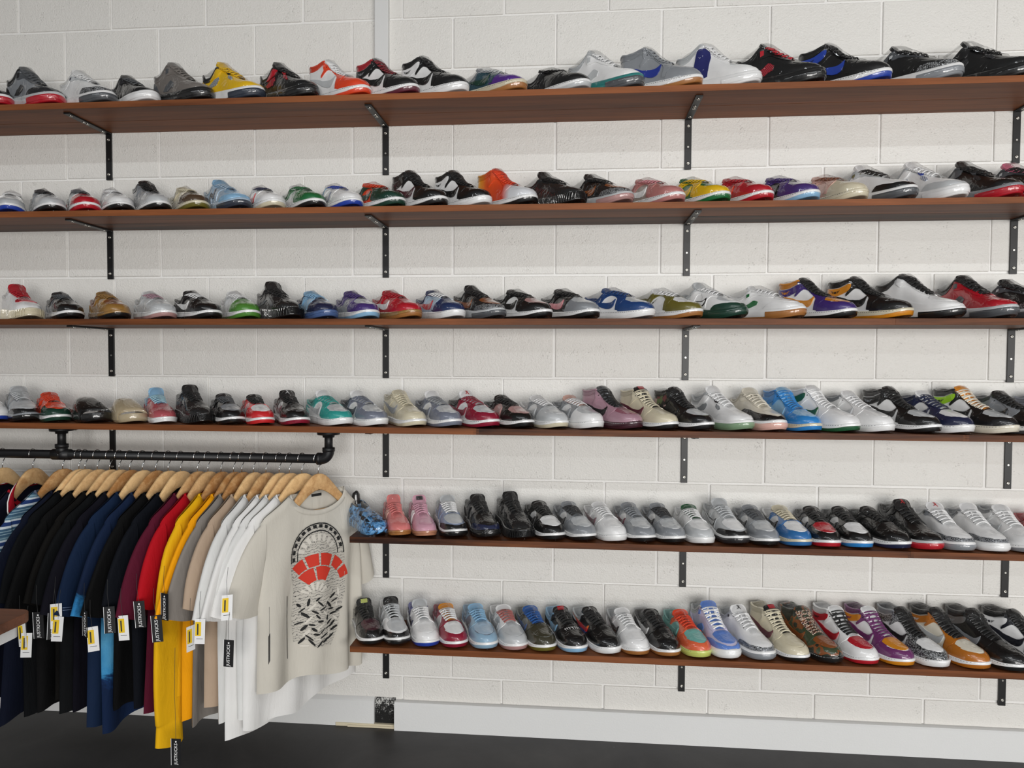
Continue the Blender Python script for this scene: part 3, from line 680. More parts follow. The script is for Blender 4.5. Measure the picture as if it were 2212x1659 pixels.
def m_film():
    t = NT('clear_shrink_film'); nrm = film_normal(t, .9)
    fr = t.n('ShaderNodeFresnel', {'IOR': 1.45, 'Normal': nrm}).outputs[0]
    fr = t.n('ShaderNodeMath', {0: t.n('ShaderNodeMath', {0: fr, 1: .6}, operation='MULTIPLY').outputs[0], 1: .35}, operation='MINIMUM').outputs[0]
    tr = t.n('ShaderNodeBsdfTransparent', {'Color': (.97, .97, .97, 1)}).outputs[0]
    gl = t.n('ShaderNodeBsdfGlossy', {'Color': (1, 1, 1, 1), 'Roughness': .08, 'Normal': nrm}).outputs[0]
    df = t.n('ShaderNodeBsdfTranslucent', {'Color': (.85, .87, .88, 1)}).outputs[0]
    haze = t.n('ShaderNodeMixShader', {0: .07, 1: tr, 2: df}).outputs[0]
    ms = t.n('ShaderNodeMixShader', {0: fr, 1: haze, 2: gl}).outputs[0]
    t.t.links.new(ms, t.out.inputs['Surface']); t.t.nodes.remove(t.p)
    return t.m
FILM = m_film()

def pchip(pts):
    x = np.array([p[0] for p in pts], float); y = np.array([p[1] for p in pts], float)
    h = np.diff(x); d = np.diff(y)/h; m = np.zeros(len(x)); m[0] = d[0]; m[-1] = d[-1]
    for i in range(1, len(x)-1):
        if d[i-1]*d[i] > 0:
            w1 = 2*h[i]+h[i-1]; w2 = h[i]+2*h[i-1]; m[i] = (w1+w2)/(w1/d[i-1]+w2/d[i])
    def f(s):
        s = np.clip(np.asarray(s, float), x[0], x[-1]); i = np.clip(np.searchsorted(x, s, 'right')-1, 0, len(x)-2)
        t = (s-x[i])/h[i]
        return (1+2*t)*(1-t)**2*y[i] + t*(1-t)**2*h[i]*m[i] + t*t*(3-2*t)*y[i+1] + t*t*(t-1)*h[i]*m[i+1]
    return f
def sstep(a, b, s):
    t = np.clip((s-a)/(b-a), 0, 1); return t*t*(3-2*t)

TOE = [(.68, .079), (.76, .070), (.84, .064), (.91, .0575), (.955, .050), (.985, .0425), (1, .034)]
TOE2 = [(.68, .0765)]+TOE[1:]
LASTS = {
 'lo': dict(top=[(0, .080), (.04, .083), (.12, .073), (.2, .066), (.28, .073), (.35, .090), (.40, .0965), (.5, .0915), (.6, .0845)]+TOE, sc=.37, tongue=.014),
 'lo1': dict(top=[(0, .083), (.04, .086), (.12, .076), (.2, .071), (.28, .079), (.35, .095), (.40, .100), (.5, .0935), (.6, .0855)]+TOE, sc=.37, tongue=.024),
 'af': dict(top=[(0, .086), (.04, .088), (.12, .078), (.2, .073), (.28, .082), (.35, .097), (.40, .101), (.5, .0955), (.6, .0875)]+TOE, sc=.37, tongue=.018, heel=.038, fore=.031),
 'hi': dict(top=[(0, .129), (.04, .134), (.12, .130), (.2, .131), (.27, .136), (.33, .139), (.38, .134), (.44, .117), (.5, .101), (.56, .090), (.62, .083)]+TOE2, sc=.345, tongue=.013),
 'mi': dict(top=[(0, .107), (.04, .112), (.12, .106), (.2, .106), (.27, .111), (.33, .116), (.38, .115), (.44, .106), (.5, .097), (.56, .089), (.62, .083)]+TOE2, sc=.345, tongue=.016),
 'j2': dict(top=[(0, .118), (.04, .122), (.12, .118), (.2, .124), (.28, .138), (.34, .147), (.40, .141), (.5, .115), (.6, .094)]+TOE, sc=.36, tongue=.012, heel=.036, fore=.029),
 'j3': dict(top=[(0, .092), (.04, .097), (.12, .086), (.2, .087), (.28, .102), (.34, .114), (.40, .113), (.5, .101), (.6, .090)]+TOE, sc=.36, tongue=.022, heel=.038, fore=.030),
 'j4': dict(top=[(0, .104), (.04, .111), (.12, .092), (.2, .093), (.28, .109), (.34, .122), (.40, .120), (.5, .105), (.6, .092)]+TOE, sc=.36, tongue=.024, heel=.040, fore=.031),
 'j5': dict(top=[(0, .106), (.04, .112), (.12, .102), (.2, .107), (.28, .124), (.34, .136), (.40, .130), (.5, .110), (.6, .093)]+TOE, sc=.36, tongue=.018, heel=.040, fore=.032),
 'j5l': dict(top=[(0, .086), (.04, .090), (.12, .080), (.2, .076), (.28, .084), (.35, .099), (.40, .102), (.5, .096), (.6, .088)]+TOE, sc=.37, tongue=.016, heel=.038, fore=.031),
 'j11': dict(top=[(0, .092), (.04, .097), (.12, .088), (.2, .092), (.28, .110), (.34, .121), (.40, .118), (.5, .104), (.6, .092)]+TOE, sc=.36, tongue=.020, heel=.036, fore=.032),
 'rn': dict(top=[(0, .092), (.04, .097), (.12, .084), (.2, .079), (.28, .088), (.35, .104), (.40, .108), (.5, .1005), (.6, .0905), (.68, .082), (.76, .0725), (.84, .065), (.91, .0575), (.955, .051), (.985, .0435), (1, .036)], sc=.37, tongue=.024, heel=.040, fore=.028, spring=.013),
 'kn': dict(top=[(0, .098), (.04, .103), (.12, .094), (.2, .092), (.28, .100), (.35, .112), (.40, .113), (.5, .104), (.6, .094), (.68, .085), (.76, .076), (.84, .069), (.91, .061), (.955, .054), (.985, .046), (1, .038)], sc=.36, tongue=.030, heel=.040, fore=.030, spring=.013),
 'sb': dict(top=[(0, .082), (.04, .086), (.12, .074), (.2, .068), (.28, .076), (.35, .092), (.40, .098), (.5, .0915), (.6, .082), (.68, .073), (.76, .064), (.84, .057), (.91, .050), (.955, .044), (.985, .038), (1, .031)], sc=.37, tongue=.032, heel=.026, fore=.021, width=.92),
}
class Last:
    L = .285
    def __init__(s, d):
        s.d = d; s.topf = pchip(d['top']); s.sc = d['sc']; s.width = d.get('width', 1.0)
        hl, fo = d.get('heel', .030), d.get('fore', .0245); sp = d.get('spring', .0105)
        s.zbf = pchip([(0, .004), (.06, .0008), (.12, 0), (.66, 0), (.8, .0015), (.92, sp*.55), (1, sp)])
        s.ztf = pchip([(0, hl+.003), (.2, hl), (.45, (hl+fo)/2), (.7, fo), (.85, fo+.001), (1, fo+sp*.75)])
        s.Wf = pchip([(0, .036), (.15, .0365), (.3, .0355), (.45, .0375), (.6, .0435), (.72, .0465), (.85, .0445), (1, .036)])
    def w(s, u):
        u = np.asarray(u, float); W = s.Wf(u)*s.width
        a = np.clip(1-u/.10, 0, 1); e = np.sqrt(np.clip(1-a*a, 0, 1))
        b = np.clip((u-.80)/.20, 0, 1); t = np.clip(1-b**2.3, 0, 1)**(1/2.3)
        return np.maximum(W*e*t, 1e-4)
    def yc(s, u): return .010*sstep(.45, 1, np.asarray(u, float))*.8
    def P(s, u, h, sg):
        u = np.clip(np.asarray(u, float), 0, 1); h = np.clip(np.asarray(h, float), 0, 1)
        w = s.w(u); zt = s.ztf(u); H = s.topf(u)-zt
        a = h*np.pi/2
        yc_ = w*np.cos(a)**.78; zc_ = H*np.sin(a)**.80
        tw = np.minimum(.031*s.width, w*.84)
        yo = w+(tw-w)*h**1.3 + .0025*np.sin(np.pi*h); zo = H*h
        o = 1-sstep(s.sc-.03, s.sc+.12, u)
        y = o*yo+(1-o)*yc_; z = o*zo+(1-o)*zc_
        return np.stack([u*s.L-s.L/2, s.yc(u)+sg*y, zt+z], -1)
    def PN(s, u, h, sg, off):
        u = np.asarray(u, float); h = np.asarray(h, float); sg = np.asarray(sg, float)
        e = .006
        ts = s.P(np.clip(u+e, 0, 1), h, sg)-s.P(np.clip(u-e, 0, 1), h, sg)
        th = s.P(u, np.clip(h, e, 1), sg)-s.P(u, np.clip(h, e, 1)-e, sg)
        n = np.cross(th, ts)*sg[..., None]
        n /= np.maximum(np.linalg.norm(n, axis=-1, keepdims=True), 1e-9)
        return s.P(u, h, sg)+n*np.asarray(off)[..., None]

def chaikin(p, it=2, closed=True):
    p = [np.array(a, float) for a in p]
    for _ in range(it):
        q = []
        for i in range(len(p)):
            a, b = p[i], p[(i+1) % len(p)]
            q += [a*.75+b*.25, a*.25+b*.75]
        p = q
    return p
ASP = .34
def panel(last, poly, off, smooth=0, step=.022, rim=True):
    """a piece of upper cut to an outline in (length, girth) space and laid on the last"""
    p = chaikin(poly, smooth) if smooth else [np.array(a, float) for a in poly]
    p = [np.array([a[0], a[1]*ASP]) for a in p]
    q = []
    for i in range(len(p)):
        a, b = p[i], p[(i+1) % len(p)]; n = max(1, int(np.linalg.norm(b-a)/step+.5))
        q += [a+(b-a)*k/n for k in range(n)]
    q2 = [q[0]]
    for a in q[1:]:
        if np.linalg.norm(a-q2[-1]) > 1e-4: q2.append(a)
    if np.linalg.norm(q2[0]-q2[-1]) < 1e-4: q2.pop()
    lo = np.min(q2, 0); hi = np.max(q2, 0); pts = [Vector(a) for a in q2]; n0 = len(pts)
    poly_ = np.array(q2)
    gx = np.arange(lo[0]+step*.6, hi[0], step); gy = np.arange(lo[1]+step*.6, hi[1], step)
    for i, x in enumerate(gx):
        for y in gy + (step/2 if i % 2 else 0):
            # inside and not too close to the outline
            c = False; j = n0-1
            for k in range(n0):
                a, b = poly_[k], poly_[j]
                if (a[1] > y) != (b[1] > y) and x < (b[0]-a[0])*(y-a[1])/(b[1]-a[1])+a[0]: c = not c
                j = k
            if c and np.min(np.sum((poly_-[x, y])**2, 1)) > (step*.5)**2: pts.append(Vector((x, y)))
    V2, E2, F2, *_ = delaunay_2d_cdt(pts, [(i, (i+1) % n0) for i in range(n0)], [], 1, 1e-6)
    V2 = np.array([tuple(v) for v in V2]); u = V2[:, 0]; v = V2[:, 1]/ASP
    sg = np.where(v > 0, -1.0, 1.0); h = 1-np.abs(v)
    A = last.PN(u, h, sg, np.full(len(u), off))
    F = [list(f) for f in F2]; V = list(A)
    # orient
    F3 = []
    for f in F:
        a, b, c = A[f[0]], A[f[1]], A[f[2]]; n = np.cross(b-a, c-a)
        F3.append(f)
    if rim:
        cnt = {}
        for f in F3:
            for i in range(len(f)):
                e = (f[i], f[(i+1) % len(f)]); k = tuple(sorted(e)); cnt.setdefault(k, []).append(e)
        B = last.PN(u, h, sg, np.full(len(u), -.0006)); base = len(V); V += list(B)
        for k, es in cnt.items():
            if len(es) == 1:
                a, b = es[0]; F3.append([b, a, base+a, base+b])
    return V, F3
def join(parts):
    V, F = [], []
    for v, f in parts:
        b = len(V); V += list(v); F += [[i+b for i in q] for q in f]
    return V, F
def fin(name, VF, smooth=True, clean=True, angle=None):
    if isinstance(VF, list): return [fin(name, v, smooth, clean) for v in VF]
    V, F = VF; used = sorted({i for f in F for i in f}); mp = {a: i for i, a in enumerate(used)}
    me = mesh(name, [V[i] for i in used], [[mp[i] for i in f] for f in F], smooth)
    bm = bmesh.new(); bm.from_mesh(me)
    if clean: bmesh.ops.remove_doubles(bm, verts=bm.verts, dist=1e-5)
    bmesh.ops.recalc_face_normals(bm, faces=bm.faces)
    for f in bm.faces: f.smooth = smooth
    if smooth:
        for e in bm.edges:
            if len(e.link_faces) == 2 and e.calc_face_angle(0) > .9: e.smooth = False
    bm.to_mesh(me); bm.free(); return me
def both(last, poly, off, smooth=0, step=.022):
    return [panel(last, poly, off, smooth, step), panel(last, [(a, -b) for a, b in poly], off, smooth, step)]
def mirror_full(side):
    """closed outline across the centre line from one side (first and last points on v=0 or at the bite line)"""
    return side + [(a, -b) for a, b in reversed(side) if abs(b) > 1e-6]

# outlines (length 0 heel .. 1 toe, girth 0 top .. 1 sole line)
SW_LO = [(.05, 44), (.15, 36), (.25, 26), (.34, 16), (.41, 10), (.48, 9), (.535, 15), (.565, 27), (.572, 46), (.552, 40), (.525, 34), (.475, 30), (.41, 29.5), (.31, 34), (.18, 40)]
SW_HI = [(.05, 60), (.15, 50), (.25, 37), (.34, 24), (.41, 16), (.475, 14.5), (.53, 21), (.558, 34), (.563, 55), (.545, 48), (.52, 42), (.47, 38), (.41, 38), (.31, 46), (.18, 55)]
def by_height(L, pts):
    """outline given as (length, millimetres above the sole line) -> (length, girth)"""
    hs = np.linspace(0, 1, 81); out = []
    for u, mm in pts:
        z = L.P(np.full(81, u), hs, 1.)[:, 2]-float(L.ztf(u)); out.append((u, 1-float(np.interp(mm/1000, z, hs))))
    return out
def outl(kind, L):
    sc = L.sc
    hi = kind in ('hi', 'mi')
    o = {}
    o['toe_box'] = mirror_full([(.69, 0), (.69, .26), (.705, .46), (.76, .47), (.83, .44), (.885, .35), (.915, .19), (.925, 0)])
    o['toe_overlay'] = [(.62, 1), (.655, .74), (.69, .585), (.735, .53), (.80, .515), (.86, .455), (.905, .32), (.935, .14), (.94, 0)]
    o['toe_overlay'] = o['toe_overlay'] + [(a, -b) for a, b in reversed(o['toe_overlay'][:-1])] + [(.70, -1), (.8, -1), (.9, -1), (.96, -1), (.999, -1), (.999, -.6), (.999, -.2), (.999, .2), (.999, .6), (.999, 1), (.96, 1), (.9, 1), (.8, 1), (.70, 1)]
    if hi:
        o['eyestay'] = [(sc-.02, .02), (sc+.03, .12), (.46, .17), (.56, .20), (.675, .20), (.69, .30), (.685, .50), (.66, .66), (.625, .93), (.585, .93), (.60, .66), (.585, .50), (.53, .40), (.46, .36), (.40, .36), (.355, .42), (.30, .50), (.295, .44), (.34, .30), (sc-.02, .18)]
        o['heel_overlay'] = [(0, 1), (.22, 1), (.19, .80), (.14, .66), (.12, .52), (0, .52)]
        o['collar_panel'] = [(.0, .18), (.0, .02), (sc-.03, .02), (sc-.025, .10), (.20, .16), (.1, .18)]
        o['ankle_flap'] = [(.03, .46), (.025, .21), (.12, .20), (.24, .19), (.325, .13), (.352, .14), (.352, .28), (.32, .36), (.22, .43), (.1, .47)]
        o['swoosh'] = by_height(L, SW_HI)
    else:
        o['eyestay'] = [(sc-.02, .02), (sc+.03, .14), (.46, .20), (.56, .22), (.675, .20), (.69, .30), (.685, .50), (.66, .66), (.625, .93), (.585, .93), (.60, .66), (.59, .50), (.54, .40), (.46, .36), (.39, .38), (.335, .50), (.315, .48), (.335, .22)]
        o['heel_overlay'] = [(0, 1), (.20, 1), (.17, .72), (.115, .52), (.09, .36), (.0, .34)]
        o['collar_panel'] = [(.0, .30), (.0, .02), (sc-.06, .02), (sc-.05, .20), (.24, .34), (.17, .36), (.1, .32)]
        o['swoosh'] = by_height(L, SW_LO)
    return o

def ring_outline(L, n=44):
    s = (1-np.cos(np.linspace(0, np.pi, n)))/2
    r = np.stack([s*L.L-L.L/2, L.yc(s)-L.w(s)], 1); l = np.stack([s*L.L-L.L/2, L.yc(s)+L.w(s)], 1)
    pts = np.concatenate([r, l[::-1][1:-1]]); ss = np.concatenate([s, s[::-1][1:-1]])
    t = np.roll(pts, -1, 0)-np.roll(pts, 1, 0); nrm = np.stack([t[:, 1], -t[:, 0]], 1)
    nrm /= np.linalg.norm(nrm, axis=1, keepdims=True)
    return pts, nrm, ss
def sole(L, rings, cap_bottom=False, close_top=True, smax=None, wrap=0):
    pts, nrm, ss = ring_outline(L); zb = L.zbf(ss); T = L.ztf(ss)-zb
    rows = []
    for f, off in rings:
        wr = wrap*sstep(.74, .97, ss) if .3 < f < .5 else 0
        p = pts+nrm*off; rows.append(np.column_stack([p, zb+T*(f+wr)]))
    V = [tuple(v) for r in rows for v in r]; n = len(pts); F = []
    for i in range(len(rows)-1):
        for k in range(n):
            a = i*n+k; c = i*n+(k+1) % n; F.append([a, c, c+n, a+n])
    if cap_bottom: F.append(list(range(n))[::-1])
    if smax is not None:
        keep = [f for f in F if all(ss[i % n] > smax for i in f)]; return V, keep
    return V, F

def ribbon(path, up, wid, th):
    """flat lace along a path"""
    path = [np.array(p, float) for p in path]; rows = []
    for i, p in enumerate(path):
        t = path[min(i+1, len(path)-1)]-path[max(i-1, 0)]; t /= np.linalg.norm(t)+1e-12
        u = up[i] if isinstance(up, list) else up; u = np.array(u, float); u = u-t*u.dot(t); u /= np.linalg.norm(u)+1e-12
        sd = np.cross(t, u)
        rows.append([p+sd*wid/2, p+sd*wid*.3+u*th, p-sd*wid*.3+u*th, p-sd*wid/2, p-u*th*.3])
    V = [v for r in rows for v in r]; F = []; n = 5
    for i in range(len(rows)-1):
        for k in range(n): F.append([i*n+k, i*n+(k+1) % n, (i+1)*n+(k+1) % n, (i+1)*n+k])
    F.append([0, 1, 2, 3, 4]); e = (len(rows)-1)*n; F.append([e+4, e+3, e+2, e+1, e])
    return V, F

FIG = [(0, .5), (.07, .62), (.02, .78), (-.08, .80), (-.12, .68), (-.06, .58), (-.16, .46), (-.42, .86), (-.5, .82), (-.28, .36), (-.12, .12), (-.44, -.30), (-.72, -.42), (-.70, -.54), (-.36, -.44), (.0, -.10), (.22, -.30), (.50, -.74), (.62, -.68), (.36, -.18), (.18, .12), (.14, .30), (.40, .34), (.40, .44), (.12, .44)]
_sets = {}
def shoe_set(kind):
    """all meshes of one shoe shape: {part name: mesh}"""
    if kind in _sets: return _sets[kind]
    L = Last(LASTS[kind]); D = LASTS[kind]; sc = L.sc; S = {}
    rng = random.Random(hash(kind) % 1000 if False else sum(map(ord, kind)))
    # upper shell
    ns, nh = 46, 16
    s = (1-np.cos(np.linspace(0, np.pi, ns)))/2
    halves = []
    for sg in (1., -1.):
        U, Hh = np.meshgrid(s, np.linspace(0, 1, nh), indexing='ij')
        P = L.P(U, Hh, sg); V = P.reshape(-1, 3); F = []
        for i in range(ns-1):
            for k in range(nh-1):
                a = i*nh+k; F.append([a, a+1, a+nh+1, a+nh] if sg > 0 else [a, a+nh, a+nh+1, a+1])
        halves.append((V, F))
    S['upper'] = fin('upper', join(halves))
    # padded lining
    ls = np.concatenate([np.linspace(0, .06, 6), np.linspace(.09, sc+.06, 12)]); lin = []
    for sg in (1., -1.):
        rim = L.P(ls, np.ones_like(ls), sg); c = L.yc(ls)
        rows = []
        for fy, dz in ((1, 0), (.86, -.002), (.74, -.008), (.66, -.022), (.6, -.04), (0.0, -.05)):
            q = rim.copy(); q[:, 1] = c+(rim[:, 1]-c)*fy; q[:, 2] = np.maximum(rim[:, 2]+dz, .03); q[:, 0] = rim[:, 0]+(1-fy)*.012*(1-ls/sc); rows.append(q)
        A = np.array(rows); n = len(ls); V = A.reshape(-1, 3); F = []
        for i in range(len(rows)-1):
            for k in range(n-1):
                a = i*n+k; F.append([a, a+1, a+n+1, a+n])
        lin.append((V, F))
    S['lining'] = fin('lining', join(lin))
    # collar roll
    cs = np.concatenate([np.linspace(sc+.02, .08, 12), np.linspace(.06, 0, 7)])
    path = list(L.P(cs, np.ones_like(cs), -1.))+list(L.P(cs[::-1], np.ones_like(cs), 1.))
    m_ = MB().tube([tuple(p) for p in path], [.0022]+[.0042]*(len(path)-2)+[.0022], 8)
    S['collar'] = fin('collar', (m_.V, m_.F))
    # tongue
    zt = float(L.topf(sc+.03)); ext = D['tongue']
    tp = [(.67, float(L.topf(.67))+.0004), (.6, float(L.topf(.6))+.001), (.52, float(L.topf(.52))+.001), (.45, float(L.topf(.45))+.001), (.40, float(L.topf(.40))+.002), (.37, zt+ext*.35), (.345, zt+ext*.7), (.325, zt+ext)]
    rows = []
    for i, (u, z) in enumerate(tp):
        hw = [.014, .0195, .023, .0255, .028, .030, .0305, .026][i]*L.width; a = tp[max(i-1, 0)]; b = tp[min(i+1, len(tp)-1)]
        t = np.array([(b[0]-a[0])*L.L, 0, b[1]-a[1]]); t /= np.linalg.norm(t); n = np.array([-t[2], 0, t[0]]); n = n if n[2] > 0 or n[0] > 0 else -n
        n = np.array([t[2], 0, -t[0]]); n = n if n[2] >= 0 else -n
        c = np.array([u*L.L-L.L/2, float(L.yc(u)), z]); th = .003 if i < 5 else .0045
        if i >= 5: n = np.array([abs(n[0]), 0, abs(n[2])])
        r = []
        for yy in np.linspace(-1, 1, 7): r.append(c+np.array([0, yy*hw, 0])+n*(th-(yy**2)*(.006 if i >= 5 else .004)))
        for yy in np.linspace(1, -1, 7): r.append(c+np.array([0, yy*hw, 0])+n*(-th-(yy**2)*(.006 if i >= 5 else .004)))
        rows.append(r)
    last_ = rows[-1]; cc = np.mean(last_, 0); rows.append([cc+(p-cc)*.8+np.array([-.002, 0, .003]) for p in last_]); rows.append([cc+(p-cc)*.05+np.array([-.002, 0, .0035]) for p in last_])
    m_ = MB().grid(rows, True); S['tongue'] = fin('tongue', (m_.V, m_.F))
    # tongue marks: a flat label and a leaping figure
    ti = rows[5]; tj = rows[7]; e1 = np.array([0, 1., 0]); e2 = np.array(tj[3])-np.array(ti[3]); e2 /= np.linalg.norm(e2); nn = np.cross(e2, e1); nn = nn if nn[2] > 0 else -nn
    if nn[0] < 0: nn = -nn
    c0 = (np.array(ti[3])+np.array(tj[3]))/2+nn*.0012
    q = [(-.013, -.008), (.013, -.008), (.013, .008), (-.013, .008)]
    def plate(o2, sc_=1.0, d=.0012):
        m2 = MB(); base = [c0+e1*a*sc_+e2*b*sc_ for a, b in o2]; b0 = len(base)
        V = [p for p in base]+[p+nn*d for p in base]; F = [list(range(b0))[::-1], list(range(b0, 2*b0))]
        for i in range(b0): F.append([i, (i+1) % b0, b0+(i+1) % b0, b0+i])
        return V, F
    S['tongue_label'] = fin('tongue_label', plate(q), False)
    S['tongue_emblem'] = fin('tongue_emblem', plate(FIG, .0115), False)
    # laces
    nl = {'hi': 8, 'mi': 7, 'j2': 7}.get(kind, 6); lv = []
    us = np.linspace(.655, sc+.035, nl)
    dirn = 1
    for i, u in enumerate(us):
        slope = (float(L.topf(u+.02))-float(L.topf(u-.02)))/(.04*L.L); upn = np.array([-slope, 0, 1.]); upn /= np.linalg.norm(upn)
        w_ = (.019+.010*(1-(u-sc)/(.66-sc)))*L.width+.004
        for dr in ((1, -1) if i < nl-1 else (0,)):
            du = (us[1]-us[0])*.5 if nl > 1 else 0
            path = []
            for yy in np.linspace(-1, 1, 9):
                uu = u+dr*yy*du*.5+(du*.5 if dr else 0)
                z = float(L.topf(np.clip(uu, 0, 1)))
                arch = .0066-.0098*abs(yy)**2.4 + (.0016 if dr > 0 else 0)
                path.append(np.array([uu*L.L-L.L/2, float(L.yc(uu))+yy*w_, z])+upn*arch)
            lv.append(ribbon(path, upn, .0066, .0014))
    # tucked bow ends hanging beside the throat
    for sg in (-1, 1):
        path = []
        for du, yy, dz in ((0, .010, .008), (.03, .017, .0085), (.07, .022, .0065), (.11, .020, .006), (.10, .013, .0085), (.05, .009, .0095)):
            uu = sc+.06+du; path.append(np.array([uu*L.L-L.L/2, sg*yy*L.width, float(L.topf(uu))+dz-.012*(yy/.022)**3]))
        lv.append(ribbon(path, np.array([0, 0, 1.]), .006, .0014))
    S['laces'] = fin('laces', join(lv))
    # soles
    if kind in ('kn',):
        S['outsole'] = fin('outsole', sole(L, [(-.0, -.004), (0, -.001), (.12, .002), (.2, .002)], True))
        rg = [(.2, .002)]
        for i in range(6): f = .22+i*.14; rg += [(f, .0055), (f+.07, .0038)]
        S['midsole'] = fin('midsole', sole(L, rg+[(1.12, .003), (1.2, -.002)]))
        ribs = []
        for k in range(34):
            u = .03+k*.0285
            for sg in (-1, 1):
                y = float(L.yc(u))+sg*(float(L.w(u))+.0045); z0 = float(L.zbf(u)); T = float(L.ztf(u))-z0
                ribs.append(ribbon([(u*L.L-L.L/2, y, z0+T*.1), ((u+.012)*L.L-L.L/2, y+sg*.001, z0+T*.6), ((u+.02)*L.L-L.L/2, y-sg*.001, z0+T*1.1)], np.array([0, sg, 0.]), .004, .0016))
        S['sole_ribs'] = fin('sole_ribs', join(ribs))
    elif kind in ('rn', 'j3', 'j4', 'j5', 'j5l', 'j11', 'j2'):
        S['outsole'] = fin('outsole', sole(L, [(0, -.006), (0, -.001), (.1, .002), (.26, .0035)], True))
        S['midsole'] = fin('midsole', sole(L, [(.26, .003), (.32, .0045), (.7, .0058), (1.0, .0045), (1.10, .002), (1.14, -.003)]))
        S['sole_tip'] = fin('sole_tip', sole(L, [(.22, .0045), (.3, .0062), (.62, .0072), (.78, .0062), (.82, .0042)], False, True, .60))
    else:
        S['outsole'] = fin('outsole', sole(L, [(0, -.006), (0, -.001), (.08, .0022), (.40, .0042), (.44, .003)], True, wrap=.20))
        S['midsole'] = fin('midsole', sole(L, [(.44, .003), (.47, .0048), (.8, .0052), (1.02, .0044), (1.08, .0022), (1.10, -.003)], wrap=.20))
        st = []
        for k in range(30):
            for sg in (-1, 1):
                u = .10+k*.029; uu = u+.014
                def pt(u_): return np.array([u_*L.L-L.L/2, float(L.yc(u_))+sg*(float(L.w(u_))+.0050), float(L.zbf(u_))+(float(L.ztf(u_))-float(L.zbf(u_)))*.90])
                if uu < .97: st.append(ribbon([pt(u), pt(uu)], np.array([0, sg, .0]), .0013, .0007))
        S['sole_stitching'] = fin('sole_stitching', join(st), False)
    # overlays
    O = outl(kind, L)
    S['toe_box'] = fin('toe_box', panel(L, O['toe_box'], .0010))
    if kind in ('lo', 'lo1', 'af', 'hi', 'mi'):
        S['vamp'] = fin('vamp', panel(L, [(.575, .96), (.585, .6), (.60, .3), (.61, 0), (.60, -.3), (.585, -.6), (.575, -.96), (.66, -.98), (.75, -.95), (.78, -.5), (.79, 0), (.78, .5), (.75, .95), (.66, .98)], .0006))
        S['toe_overlay'] = fin('toe_overlay', panel(L, O['toe_overlay'], .0020))
        S['eyestay'] = fin('eyestay', both(L, O['eyestay'], .0024))
        S['heel_overlay'] = fin('heel_overlay', both(L, O['heel_overlay'], .0018))
        S['collar_panel'] = fin('collar_panel', both(L, O['collar_panel'], .0014))
        S['side_stripe'] = fin('side_stripe', both(L, chaikin(O['swoosh'], 2), .0034, 0, .016))
        if 'ankle_flap' in O:
            S['ankle_flap'] = fin('ankle_flap', both(L, chaikin(O['ankle_flap'], 1), .0036))
        # winged emblem
        ex, ey = (.16, .33) if kind in ('hi', 'mi') else (.40, .60)
        em = [[(ex+.014*math.cos(a), ey+.042*math.sin(a)) for a in np.linspace(0, 2*math.pi, 12, False)]]
        for sx in (-1, 1):
            for k in range(3):
                em.append([(ex+sx*.020, ey-.035+.026*k), (ex+sx*(.062-.012*k), ey-.062+.034*k), (ex+sx*(.058-.012*k), ey-.044+.034*k), (ex+sx*.020, ey-.018+.026*k)])
        S['wing_emblem'] = fin('wing_emblem', join([panel(L, e, .0046 if kind in ('hi', 'mi') else .0036, 0, .03, False) for e in em]))
        # eyelets as small punched rings along the eyestay
        ep = []
        for i, u in enumerate(np.linspace(.645, sc+.03, nl)):
            for sg in (-1, 1):
                c = (u, sg*(.255 if kind not in ('hi', 'mi') else .225)); ep.append(panel(L, [(c[0]+.0075*math.cos(a), c[1]+.022*math.sin(a)) for a in np.linspace(0, 2*math.pi, 8, False)], .0030, 0, .05, False))
        S['eyelets'] = fin('eyelets', join(ep))
    elif kind in ('j3',):
        lo = [(.60, 1), (.66, .80), (.74, .72), (.84, .70), (.91, .58), (.955, .36), (.965, 0)]
        S['toe_overlay'] = fin('toe_overlay', panel(L, lo+[(a, -b) for a, b in reversed(lo[:-1])]+[(.70, -1), (.8, -1), (.9, -1), (.999, -1), (.999, -.5), (.999, 0), (.999, .5), (.999, 1), (.9, 1), (.8, 1), (.7, 1)], .0022))
        S['eyestay'] = fin('eyestay', both(L, [(sc-.04, .04), (sc+.03, .12), (.5, .15), (.64, .17), (.66, .28), (.60, .36), (.50, .40), (.43, .42), (.40, .34), (sc-.02, .30)], .0024))
        S['heel_overlay'] = fin('heel_overlay', both(L, [(0, 1), (.26, 1), (.22, .78), (.14, .60), (.10, .56), (0, .56)], .0020))
        S['collar_panel'] = fin('collar_panel', both(L, [(0, .34), (0, .02), (sc-.06, .02), (sc-.07, .18), (.2, .34), (.1, .36)], .0014))
        S['lace_lock'] = fin('lace_lock', join([panel(L, [(u+.008*math.cos(a), sg*(.20+dv)+.026*math.sin(a)) for a in np.linspace(0, 2*math.pi, 8, False)], .0036, 0, .05, False) for sg in (-1, 1) for u, dv in ((.40, 0), (.44, .02), (.56, .02), (.60, .02), (.58, .09), (.62, .10))]+[panel(L, [(.315, sg*.10), (.345, sg*.10), (.345, sg*.22), (.315, sg*.22)], .0036, 0, .05, False) for sg in (-1, 1)]))
    elif kind == 'j4':
        lo = [(.60, 1), (.67, .76), (.75, .64), (.84, .62), (.91, .5), (.95, .3), (.96, 0)]
        S['toe_overlay'] = fin('toe_overlay', panel(L, lo+[(a, -b) for a, b in reversed(lo[:-1])]+[(.70, -1), (.8, -1), (.9, -1), (.999, -1), (.999, -.5), (.999, 0), (.999, .5), (.999, 1), (.9, 1), (.8, 1), (.7, 1)], .0022))
